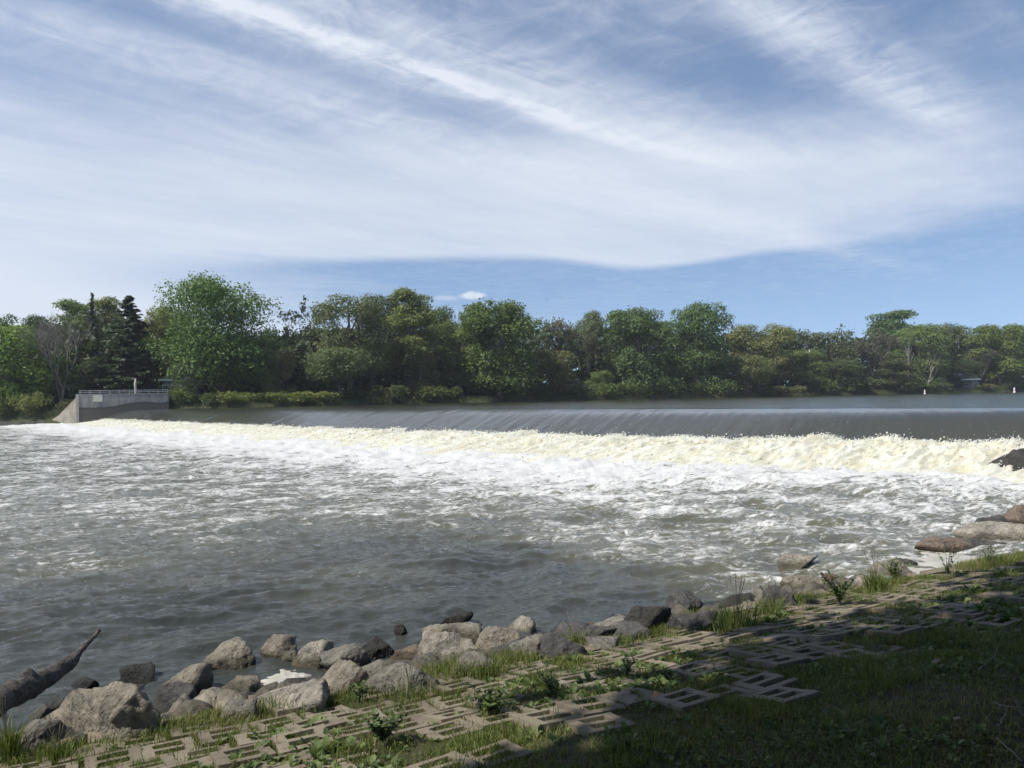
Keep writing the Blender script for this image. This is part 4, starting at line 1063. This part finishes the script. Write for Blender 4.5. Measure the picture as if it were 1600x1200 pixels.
# ------------------------------------------------------------------ concrete grid blocks set in the bank
O0 = np.array([-3.73, 5.6])
def block_mesh(kind):
    xs = [-.176, -.100, .100, .176]; ys = [-.176, -.126, -.028, .028, .126, .176]; holes = {(1, 1), (1, 3)} if kind == 'grid' else ({(1, 1), (1, 3), (2, 1)} if kind == 'open' else set())
    b = bmesh.new(); vt = {}
    def v(i, j, z):
        k = (i, j, z)
        if k not in vt: vt[k] = b.verts.new((xs[i], ys[j], 0 if z else -.13))
        return vt[k]
    full = lambda i, j: 0 <= i < 3 and 0 <= j < 5 and (i, j) not in holes
    for i in range(3):
        for j in range(5):
            if not full(i, j): continue
            b.faces.new([v(i, j, 1), v(i + 1, j, 1), v(i + 1, j + 1, 1), v(i, j + 1, 1)])
            for di, dj, e in ((-1, 0, ((0, 1), (0, 0))), (1, 0, ((1, 0), (1, 1))), (0, -1, ((0, 0), (1, 0))), (0, 1, ((1, 1), (0, 1)))):
                if not full(i + di, j + dj):
                    (a0, a1), (c0, c1) = e
                    b.faces.new([v(i + c0, j + c1, 1), v(i + a0, j + a1, 1), v(i + a0, j + a1, 0), v(i + c0, j + c1, 0)])
    ed = [e for e in b.edges if len(e.link_faces) == 2 and abs(e.calc_face_angle(0)) > .5 and max(q.co.z for q in e.verts) > -.01]
    bmesh.ops.bevel(b, geom=ed, offset=.016, segments=2, affect='EDGES', clamp_overlap=True)
    bmesh.ops.recalc_face_normals(b, faces=b.faces[:])
    g = random.Random(len(kind))
    for q in b.verts: q.co += Vector((g.uniform(-.003, .003), g.uniform(-.003, .003), g.uniform(-.003, .003)))
    me = bpy.data.meshes.new('paver'); b.to_mesh(me); b.free(); me.materials.append(M_BLOCK); return me
def mat_block():
    m, N, p, o = new_mat('worn_concrete_block')
    v = N.vm('ADD', pos(N), (0.0, 0.0, 0.0)); oi = N.n('ShaderNodeObjectInfo')
    n1 = N.noise(v, 3.5, 7, .65); n2 = N.noise(v, 55, 4, .7); vo = N.n('ShaderNodeTexVoronoi'); N.put(vo.inputs['Vector'], v); vo.inputs['Scale'].default_value = 75
    k = N.ss(N.m('ADD', n1, N.m('MULTIPLY', oi.outputs['Random'], .35)), .35, .95)
    c = N.mix(k, (.130, .110, .080), (.230, .196, .146)); c = N.mix(N.m('MULTIPLY', N.ss(n2, .5, .7), .5), c, (.24, .21, .165))
    peb = N.m('MULTIPLY', N.ss(vo.outputs['Distance'], .22, .12), N.ss(N.noise(v, 20, 2), .56, .6)); c = N.mix(N.m('MULTIPLY', peb, .8), c, (.42, .38, .32))
    c = N.mix(N.m('MULTIPLY', N.ss(N.noise(v, 7, 5, .7), .50, .70), .75), c, (.065, .058, .040))
    N.put(p.inputs['Base Color'], c); p.inputs['Roughness'].default_value = .92; p.inputs['Specular IOR Level'].default_value = .2
    bump(N, p, N.m('ADD', N.m('MULTIPLY', n1, .8), N.m('ADD', N.m('MULTIPLY', n2, .35), N.m('MULTIPLY', peb, .4))), .7, .012)
    return m
M_BLOCK = mat_block()
PITCH_B, NI, NJ = .372, 38, 8
def bank_frame(a, s):
    p = O0 + E1 * a + E2 * s; return np.array([p[0], p[1], float(bank_z(p[0], p[1]))])
_bg = np.random.default_rng(77)
BJ = dict(on=_bg.random((NI, NJ)) > .08, dx=_bg.normal(0, .010, (NI, NJ)), dy=_bg.normal(0, .010, (NI, NJ)), rz=_bg.normal(0, .04, (NI, NJ)), solid=_bg.random((NI, NJ)))
BJ['on'][:, 7] &= _bg.random(NI) > .80; BJ['on'][:, 6] &= _bg.random(NI) > .45; BJ['on'][:, 5] &= _bg.random(NI) > .12
BMESH = {k: block_mesh(k) for k in ('grid', 'open', 'solid')}
for i in range(NI):
    for j in range(NJ):
        if not BJ['on'][i, j]: continue
        a = -.6 + i * PITCH_B + BJ['dx'][i, j] + (.186 if j % 2 else 0); s = .26 + j * PITCH_B + BJ['dy'][i, j]
        P = bank_frame(a, s); sl = (bank_frame(a, s + .25)[2] - bank_frame(a, s - .25)[2]) / .5 + _bg.normal(0, .05); sl1 = _bg.normal(0, .04)
        ex = Vector((E1[0], E1[1], sl1)).normalized(); ey = Vector((-E2[0], -E2[1], -sl)); ez = ex.cross(ey).normalized(); ey = ez.cross(ex)
        M = Matrix((ex, ey, ez)).transposed() @ Matrix.Rotation(BJ['rz'][i, j], 3, 'Z')
        kd = 'solid' if BJ['solid'][i, j] < .08 else ('open' if BJ['solid'][i, j] < .26 else 'grid')
        o = obj('paver', BMESH[kd], ground)
        o.matrix_world = Matrix.Translation((P[0], P[1], P[2] + .026 + _bg.normal(0, .013))) @ M.to_4x4()
# thin concrete edging along the lip
CV = block_mesh('solid')
for i in range(17):
    a = -.9 + i * .92 + _bg.normal(0, .03); s = -.02 + _bg.normal(0, .02); P = bank_frame(a, s)
    M = Matrix(((E1[0], -E2[0], 0), (E1[1], -E2[1], 0), (0, 0, 1))) @ Matrix.Rotation(_bg.normal(0, .05), 3, 'Z') @ Matrix.Rotation(.2 + _bg.normal(0, .08), 3, 'X') @ Matrix.Rotation(_bg.normal(0, .03), 3, 'Y')
    o = obj('edging_block', CV, ground); o.matrix_world = Matrix.Translation((P[0], P[1], P[2] + .05 + _bg.normal(0, .012))) @ M.to_4x4() @ Matrix.Diagonal((2.2, .36, .8, 1))

# ------------------------------------------------------------------ grass and weeds on the bank
M_GRASS = mat_leaf('grass_blade', False, [(0, (.055, .088, .022)), (.35, (.115, .155, .038)), (.7, (.175, .200, .062)), (.88, (.240, .210, .092)), (1, (.280, .230, .130))], .3)
M_WEED = mat_leaf('weed_leaf', False, [(0, (.055, .090, .028)), (.5, (.110, .155, .046)), (1, (.170, .205, .075))], .28)
def on_block(a, s):
    """True where a block's concrete covers the ground"""
    j = np.clip(np.round((s - .26) / PITCH_B).astype(int), 0, NJ - 1); sh = np.where(j % 2 == 1, .186, 0)
    i = np.clip(np.round((a + .6 - sh) / PITCH_B).astype(int), 0, NI - 1)
    u = a - (-.6 + i * PITCH_B + sh + BJ['dx'][i, j]); v = -(s - (.26 + j * PITCH_B + BJ['dy'][i, j]))
    c, d = np.cos(-BJ['rz'][i, j]), np.sin(-BJ['rz'][i, j]); u, v = u * c - v * d, u * d + v * c
    hole = (np.abs(u) < .092) & (np.abs(v) > .035) & (np.abs(v) < .118) & (BJ['solid'][i, j] >= .08)
    return BJ['on'][i, j] & (np.abs(u) < .172) & (np.abs(v) < .172) & ~hole & (s > .03) & (s < 3.1)
def in_view(P, m=.12):
    d = P - CAM; z = d @ _fr; x = (d @ _rr) / z; y = (d @ _uu) / z
    return (z > .5) & (np.abs(x) < .667 + m) & (y > -.5 - m)
def scatter(g, k, s0, s1, dens):
    a = g.uniform(-3.5, 19, k); s = g.uniform(s0, s1, k)
    keep = g.random(k) < dens(a, s); a, s = a[keep], s[keep]
    p = O0 + E1 * a[:, None] + E2 * s[:, None]
    far = a > 13.2   # past the bend the edge turns away
    sh = shore_s(p[:, 0], p[:, 1]); z = bank_z(p[:, 0], p[:, 1]); P = np.column_stack([p, z])
    q = in_view(P) & (sh > -.55)
    return a[q], sh[q], P[q]
def blades(name, g, P, h, w, tint, lean=.45, label=None):
    k = len(P); th = g.uniform(0, 6.283, k); dx, dy = np.cos(th), np.sin(th)
    ln = np.abs(g.normal(0, lean, k)) * h; lt = g.uniform(0, 6.283, k); lx, ly = np.cos(lt) * ln, np.sin(lt) * ln
    W = np.column_stack([dx * w, dy * w, 0 * w]); up = np.column_stack([lx * .35, ly * .35, h * .6]); tip = np.column_stack([lx, ly, h * (1 - .22 * np.clip(ln / h, 0, 1.5))])
    V = np.stack([P - W, P + W, P + up + W * .75, P + up - W * .75, P + tip], 1).reshape(-1, 3); b = np.arange(k)[:, None] * 5
    return obj(name, mesh(name, V, b + np.array([[0, 1, 2, 3]]), b + np.array([[3, 2, 4]]), mat=M_GRASS, smooth=False, attrs={'tint': np.repeat(tint, 5)}), kind='stuff', label=label)
def make_grass():
    g = np.random.default_rng(41)
    cl = lambda a, s, f=1.0: fbm(a * f, s * f, o=3)
    # blocks zone: tufts in joints and cells
    def d1(a, s): return np.where(on_block(a, s), .03 + .35 * np.clip(cl(a + 3, s, .9) - .1, 0, 1), np.clip(.50 + 1.1 * cl(a, s, 1.3), .08, 1))
    a, s, P = scatter(g, 620000, .0, 3.3, d1); P[:, 2] -= .01
    h = g.uniform(.03, .085, len(P)) * np.clip(1 + 1.4 * cl(a, s, 1.7), .45, 2.2)
    blades('grass', g, P, h, g.uniform(.0018, .0038, len(P)), np.clip(.46 + .5 * cl(a, s, .9) + g.normal(0, .24, len(P)), 0, 1), .6, 'grass growing in the joints and cells of the concrete blocks')
    # long grass along the lip
    def d2(a, s): return np.clip(.40 + 1.0 * cl(a + 7, s, .8), .05, 1) * np.exp(-((s - .02) / .30) ** 2)
    a, s, P = scatter(g, 300000, -.55, .7, d2)
    h = g.uniform(.05, .15, len(P)) * np.clip(1 + 1.3 * cl(a, s * 0, .7), .5, 2.3)
    blades('grass', g, P, h, g.uniform(.002, .0042, len(P)), np.clip(.55 + .5 * cl(a, s, .9) + g.normal(0, .22, len(P)), 0, 1), .5, 'long sunlit grass along the lip of the bank above the rocks')
    # lawn behind
    def d3(a, s): return np.clip(.62 + .7 * cl(a, s, .8), .15, 1) * sstep(s, 2.5, 3.4)
    a, s, P = scatter(g, 620000, 2.6, 8.0, d3)
    h = g.uniform(.02, .06, len(P))
    blades('grass', g, P, h, g.uniform(.0018, .0036, len(P)), np.clip(.40 + .6 * cl(a, s, .7) + g.normal(0, .25, len(P)), 0, 1), .9, 'short shaded lawn grass at the top of the bank')
make_grass()
def leaf_shape(g, base, d, up, ln, wd):
    """one folded broad leaf: 8 vertices"""
    sd = np.cross(d, up); sd /= np.linalg.norm(sd, axis=1)[:, None] + 1e-9
    L_, W_ = ln[:, None], wd[:, None]
    c = [base, base + d * L_ * .35 + up * L_ * .10, base + d * L_ * .72 + up * L_ * .10, base + d * L_ * 1.0 + up * L_ * .0]
    V = np.stack([c[0], c[1] - sd * W_ + up * W_ * .25, c[1] + sd * W_ + up * W_ * .25, c[2] - sd * W_ * .8 + up * W_ * .2, c[2] + sd * W_ * .8 + up * W_ * .2, c[3], c[1], c[2]], 1).reshape(-1, 3)
    k = len(base); b = np.arange(k)[:, None, None] * 8
    T_ = (b + np.array([[0, 6, 1], [0, 2, 6], [7, 5, 3], [7, 4, 5]])[None]).reshape(-1, 3); Q_ = (b + np.array([[1, 6, 7, 3], [6, 2, 4, 7]])[None]).reshape(-1, 4)
    return V, Q_, T_
def make_weeds():
    g = np.random.default_rng(42)
    def dn(a, s): return np.clip(.25 + 1.6 * fbm(a * .9 + 31, s * .9, o=3), .0, 1) * np.where(on_block(a, s), .22, 1) * np.interp(s, [-.3, .2, 2, 3.5, 6], [.3, .45, .6, .7, .55])
    a, s, P = scatter(g, 62000, -.25, 6.8, dn)
    m = g.integers(4, 9, len(P)); idx = np.repeat(np.arange(len(P)), m); k = len(idx)
    th = g.uniform(0, 6.283, k); el = g.uniform(.15, 1.0, k); d = np.column_stack([np.cos(th) * np.cos(el), np.sin(th) * np.cos(el), np.sin(el)])
    up = np.column_stack([-np.cos(th) * np.sin(el), -np.sin(th) * np.sin(el), np.cos(el)]) + g.normal(0, .2, (k, 3))
    sz = g.uniform(.5, 1.25, len(P))[idx] * g.uniform(.7, 1.2, k) * np.clip(1 + fbm(a * .6, s * .6, o=2) * 1.2, .55, 1.7)[idx]
    ln = np.interp(s[idx], [0, 2.2, 3.5], [.052, .050, .036]) * sz; V, Q, T_ = leaf_shape(g, P[idx] + d * (.012 * sz)[:, None] + g.normal(0, .006, (k, 3)), d, up, ln, ln * g.uniform(.22, .40, k))
    t = np.clip(.45 + g.normal(0, .25, len(P))[idx] + g.normal(0, .12, k), 0, 1)
    obj('ground_cover', mesh('ground_cover', V, Q, T_, mat=M_WEED, smooth=True, attrs={'tint': np.repeat(t, 8)}), kind='stuff', label='broad leaved weeds spreading over the bank')
    # dark seed spikes
    def ds(a, s): return np.clip(.1 + 1.5 * fbm(a * 1.1 + 5, s * 1.1, o=2), 0, 1)
    a, s, P = scatter(g, 1500, .3, 4.2, ds); A = Acc()
    for p in P:
        h = g.uniform(.07, .17); l = g.normal(0, .025, 2)
        A.add(*tube([p, p + [l[0] * .4, l[1] * .4, h * .6], p + [l[0], l[1], h]], [.0014, .0016, .0026], 4), a=np.full(13, .95))
    obj('seed_spikes', A.mesh('seed_spikes', mat_noise('seed_spike', (.05, .042, .022), (.11, .085, .05), 20, .9, .2, .002), True), kind='stuff', label='thin brown plantain seed spikes among the blocks')
make_weeds()

# taller plants that stand out one by one
def weed_plant(px, py, hpx, wpx, kind, label, seed, name='weed', cat='plant'):
    P, Y = ground_hit(px, py, 0.0); g = np.random.default_rng(seed); H = hpx / 1200 * Y; Wd = wpx / 1200 * Y / 2
    root = obj(name, None, loc=tuple(P), label=label, cat=cat, group='tall weeds on the near bank'); A = Acc(); Lb, Ld, Lu, Ll, Lw = [], [], [], [], []
    ns = {'bush': 13, 'sprig': 8, 'tuft': 0}[kind]
    for i in range(ns):
        th = g.uniform(0, 6.28); tip = np.array([math.cos(th) * Wd * g.uniform(.2, 1), math.sin(th) * Wd * g.uniform(.2, 1), H * g.uniform(.5, 1)])
        tt = np.linspace(0, 1, 5)[:, None]; c = tt * tip * np.array([1, 1, 0]) * tt + tt * tip * np.array([0, 0, 1]); A.add(*tube(c, np.linspace(.0045, .0015, 5), 4), a=np.full(21, .6))
        n = int((22 if kind == 'bush' else 16) * g.uniform(.8, 1.2))
        for q in range(n):
            f = g.uniform(.22, 1.0); b = tip * np.array([f * f, f * f, f]); t2 = g.uniform(0, 6.28); e = g.uniform(-.2, .9)
            Lb.append(b); Ld.append([math.cos(t2) * math.cos(e), math.sin(t2) * math.cos(e), math.sin(e)]); Lu.append([-math.cos(t2) * math.sin(e), -math.sin(t2) * math.sin(e), math.cos(e)]); l = g.uniform(.025, .055) * (1.2 if kind == 'bush' else .9); Ll.append(l); Lw.append(l * .27)
    if ns:
        obj('stem', A.mesh('stem', M_BARK), root)
        V, Q, T_ = leaf_shape(g, *[np.array(q) for q in (Lb, Ld, Lu, Ll, Lw)])
        obj('leaves', mesh('leaves', V, Q, T_, mat=M_WEED, attrs={'tint': np.repeat(np.clip(g.normal(.28, .18, len(Lb)), 0, 1), 8)}), root)
    else:
        k = int(240); B = np.column_stack([g.normal(0, Wd * .35, k), g.normal(0, Wd * .3, k), np.zeros(k)]); h = H * g.uniform(.35, 1, k); out = B * np.array([1, 1, 0]) / (Wd + 1e-6) * .5
        w = g.uniform(.002, .005, k); th = g.uniform(0, 6.28, k); W = np.column_stack([np.cos(th) * w, np.sin(th) * w, 0 * w]); L_ = (out + g.normal(0, .22, (k, 3)) * [1, 1, 0]) * h[:, None]
        z = np.array([0, 0, 1.]); V = np.stack([B - W, B + W, B + L_ * .35 + z * h[:, None] * .62 + W * .8, B + L_ * .35 + z * h[:, None] * .62 - W * .8, B + L_ + z * h[:, None] * .9], 1).reshape(-1, 3); b = np.arange(k)[:, None] * 5
        tag(obj('blades', mesh('blades', V, b + np.array([[0, 1, 2, 3]]), b + np.array([[3, 2, 4]]), mat=M_GRASS, smooth=False, attrs={'tint': np.repeat(np.clip(g.normal(.42, .2, k), 0, 1), 5)}), root), kind='stuff')
        for q in range(5):
            l = g.normal(0, .25, 2) * H; V, Q, T_ = tube([[0, 0, 0], [l[0] * .4, l[1] * .4, H * .8], [l[0], l[1], H * 1.25], [l[0] * 1.1, l[1] * 1.1, H * 1.42]], [.002, .002, .0045, .002], 5)
            obj('seed_head', mesh('seed_head', V, Q, T_, mat=M_BARK), root)
WP = weed_plant
WP(1312, 948, 52, 62, 'bush', 'dark leafy bush on the block edge in front of the tan bank rocks', 1, 'bush')
WP(1480, 902, 66, 62, 'sprig', 'tall leafy weed with thin sprigs against the cream foam raft', 2)
WP(1400, 912, 46, 62, 'bush', 'dark weed left of the cream foam raft over the tan rock', 3)
WP(1545, 884, 34, 60, 'sprig', 'low weed at the right end of the cream foam raft', 4)
WP(1152, 985, 62, 90, 'tuft', 'tall sunlit grass tuft right of the peaked dark rock', 5, 'grass_tuft')
WP(1204, 962, 38, 60, 'tuft', 'grass tuft in front of the dark rock hidden by grass', 6, 'grass_tuft')
WP(1370, 925, 46, 46, 'tuft', 'bright grass tuft at the lip below the tan foam side rock', 7, 'grass_tuft')
WP(900, 1012, 34, 90, 'tuft', 'grass tuft at the foot of the dark row of rocks', 8, 'grass_tuft')
WP(640, 1088, 36, 110, 'tuft', 'grass tuft against the big smooth rounded rock', 9, 'grass_tuft')
WP(560, 1098, 40, 60, 'sprig', 'leafy weed growing in front of the big rough tan rock', 10)
WP(760, 1062, 34, 70, 'tuft', 'grass tuft between the egg shaped rock and the blocks', 11, 'grass_tuft')
WP(12, 1192, 78, 50, 'tuft', 'long yellow grass stalks in the bottom left corner', 12, 'grass_tuft')
WP(90, 1188, 40, 90, 'tuft', 'grass tuft under the blocky rock in the left corner', 13, 'grass_tuft')
WP(980, 1060, 44, 62, 'sprig', 'leafy weed in the middle of the concrete blocks', 14)
WP(600, 1165, 60, 90, 'bush', 'bushy weed over the blocks near the bottom centre', 15)
WP(760, 1120, 46, 90, 'bush', 'bushy green weed beside the tilted solid blocks', 16)
WP(860, 1085, 44, 80, 'sprig', 'thin leafy weed among blocks left of the middle', 17)

# ------------------------------------------------------------------ foam caught against the bank
def foam_raft(pts, thick, label, seed, lump=.3):
    Wp = np.array([CAM + ray(x, y) * ((CAM[2] - .03) / -ray(x, y)[2]) for x, y in pts])[:, :2]; c = Wp.mean(0); rel = Wp - c
    nr, na = 26, 96; th = np.linspace(0, 2 * math.pi, na, endpoint=False); pa = np.arctan2(rel[:, 1], rel[:, 0]); o = np.argsort(pa); pa, pr = pa[o], np.hypot(*rel[o].T)
    R_ = np.interp(th, np.concatenate([pa - 2 * math.pi, pa, pa + 2 * math.pi]), np.tile(pr, 3))
    R_ = R_ * (1 + .45 * pn(np.cos(th) * 3 + seed, np.sin(th) * 3) + .30 * pn(np.cos(th) * 11 + seed, np.sin(th) * 11))
    r = np.linspace(0, 1, nr)[:, None]; X, Y = r * R_ * np.cos(th), r * R_ * np.sin(th)
    Z = thick * (1 - r ** 4) * (1 + lump * 2 * fbm((X + seed) * 3, Y * 3, o=3)) + .012 * fbm(X * 12, Y * 12, o=2) - .03 * r ** 6
    V = np.stack([X, Y, Z], -1).reshape(-1, 3); i = np.arange(nr - 1)[:, None] * na; j = np.arange(na)[None]; j2 = (j + 1) % na
    Q = np.stack([i + j, i + na + j, i + na + j2, i + j2], -1).reshape(-1, 4)
    ti = .5 + .6 * fbm(X * 1.5 + seed, Y * 1.5, o=3)
    obj('foam_raft', mesh('foam_raft', V, Q, mat=M_FOAM, attrs={'tint': ti.ravel()}), loc=(c[0], c[1], .03), label=label, cat='foam', group='foam caught against the bank')
foam_raft([(1400, 906), (1432, 866), (1500, 858), (1566, 862), (1560, 886), (1510, 900), (1455, 916), (1410, 920)], .05, 'large cream foam raft caught below the smooth oval boulders', 3)
foam_raft([(408, 1062), (420, 1052), (445, 1044), (472, 1048), (488, 1062), (470, 1076), (440, 1080), (416, 1072)], .02, 'small white foam patch caught between tan rocks at left of centre', 9)

# ------------------------------------------------------------------ litter on the bank
M_STICK = mat_noise('dry_stick', (.20, .17, .14), (.32, .28, .23), 6, .9, .3, .004)
def twig(pts, r, label, pale=True):
    r *= .75; W_ = np.array([ground_hit(x, y)[0] + [0, 0, .025] for x, y in pts]); b = W_[0].copy()
    t = np.linspace(0, len(W_) - 1, 14); P = np.column_stack([np.interp(t, range(len(W_)), W_[:, k]) for k in range(3)]); P += np.random.default_rng(len(label)).normal(0, .003, P.shape)
    V, Q, T_ = tube(P - b, np.linspace(r, r * .45, 14), 6); obj('twig', mesh('twig', V, Q, T_, mat=M_STICK if pale else M_TWIG), loc=tuple(b), label=label, cat='twig', group='fallen twigs on the shaded lawn')
twig([(1528, 1053), (1540, 1042), (1554, 1032), (1560, 1014)], .006, 'crooked pale twig, highest up the shaded lawn at right')
twig([(1552, 1104), (1575, 1110), (1602, 1114)], .005, 'straight twig pointing at the right edge, crossed by a short one')
twig([(1590, 1102), (1588, 1112), (1604, 1130)], .005, 'short bent twig crossing the straight one at the right edge', False)
twig([(1560, 1142), (1566, 1130), (1573, 1118)], .006, 'short upright looking twig between the crossed twigs and the corner')
twig([(1558, 1160), (1578, 1178), (1598, 1198)], .007, 'long thick twig running into the lower right corner')
twig([(922, 1066), (944, 1074), (972, 1086), (984, 1094)], .004, 'thin straw coloured stalk lying across the concrete blocks')
def fallen_leaf(px, py, w, col, label):
    P, Y = ground_hit(px, py); s = w / 1200 * Y; g = np.random.default_rng(px)
    r = [(-.5, 0), (-.2, .24), (.05, .18), (.28, .26), (.5, .02), (.26, -.2), (.02, -.16), (-.24, -.22)]
    V = np.array([[a * s, b * s, .12 * s * math.sin(a * 5) + .1 * abs(b) * s] for a, b in r] + [[0, 0, -.01 * s]]); V = np.vstack([V, V + [0, 0, .002]])
    T_ = [[i, (i + 1) % 8, 8] for i in range(8)] + [[9 + (i + 1) % 8, 9 + i, 17] for i in range(8)]; Q = [[(i + 1) % 8, i, i + 9, (i + 1) % 8 + 9] for i in range(8)]
    m = mat_noise('fallen_leaf', col, tuple(c * 1.3 for c in col), 14, .7, .3, .003)
    o = obj('fallen_leaf', mesh('fallen_leaf', V, Q, T_, mat=m), loc=(P[0], P[1], P[2] + .05), label=label, cat='leaf', group='dead leaves on the bank'); o.rotation_euler = (g.uniform(-.3, .3), g.uniform(-.3, .3), g.uniform(0, 6))
fallen_leaf(1025, 1098, 26, (.30, .17, .085), 'orange brown dead leaf lying in weeds below the concrete blocks')
fallen_leaf(1495, 1136, 16, (.25, .18, .13), 'pale dead leaf on the dark lawn left of the lower right corner')
fallen_leaf(1462, 1045, 18, (.24, .17, .12), 'small dead leaf on the shaded lawn left of the crooked twig')
fallen_leaf(1150, 975, 14, (.30, .17, .08), 'brown dead leaf caught in the tall sunlit grass tuft')

# ------------------------------------------------------------------ the trees the viewer stands under; they cast the foreground shade; the two rearmost are added to block skylight
PROTO['shade'] = (broadleaf(61, 17, 6.2, .42, 120, 42000, .24, 'dome'), 17, 6.2); DIM['shade'] = true_r(PROTO['shade'][0])
for i, (gx, gy, hc, rad, lab) in enumerate([(5.7, 1.75, 12.5, 5.4, 'large shade tree standing behind the viewer'), (9.7, 5.7, 13.6, 4.9, 'shade tree beside the viewer to the right'), (1.5, -3.2, 12.0, 6.0, 'unseen tree added behind the viewer to the left to block skylight'), (12.6, 8.6, 15.2, 4.4, 'shade tree up the bank to the right of the viewer'), (8.5, -2.5, 15.0, 6.0, 'tallest unseen tree, added well behind the viewer to block skylight')]):
    x, y = gx + SDIR.x / SDIR.z * (hc - 1.4), gy + SDIR.y / SDIR.z * (hc - 1.4)
    root = obj('tree', None, loc=(x, y, float(bank_z(x, y))), label=lab, cat='tree', group='trees on the near bank')
    k = rad / DIM['shade'][0]; root.scale = (k, k, (hc - 1.4) / .70 / DIM['shade'][1]); root.rotation_euler = (0, 0, i * 1.9)
    for n_, me in PROTO['shade'][0]:
        c = obj(n_, me, root); c.color = (.05, .085, .03, 1)

# ------------------------------------------------------------------ thin summer haze and drifting spray over the river
def make_haze():
    V, Q = box((0, 390, 17.0), (2600, 1060, 40)); me = mesh('haze', V, Q, smooth=False)
    m = bpy.data.materials.new('haze'); m.use_nodes = True; N = NT(m.node_tree); o = N.n('ShaderNodeOutputMaterial')
    v = N.n('ShaderNodeVolumePrincipled'); v.inputs['Color'].default_value = (.82, .88, 1.0, 1); v.inputs['Density'].default_value = .0002
    N.put(o.inputs['Volume'], v.outputs[0]); me.materials.append(m)
    obj('haze', me, kind='stuff', label='thin pale haze over the river')
make_haze()
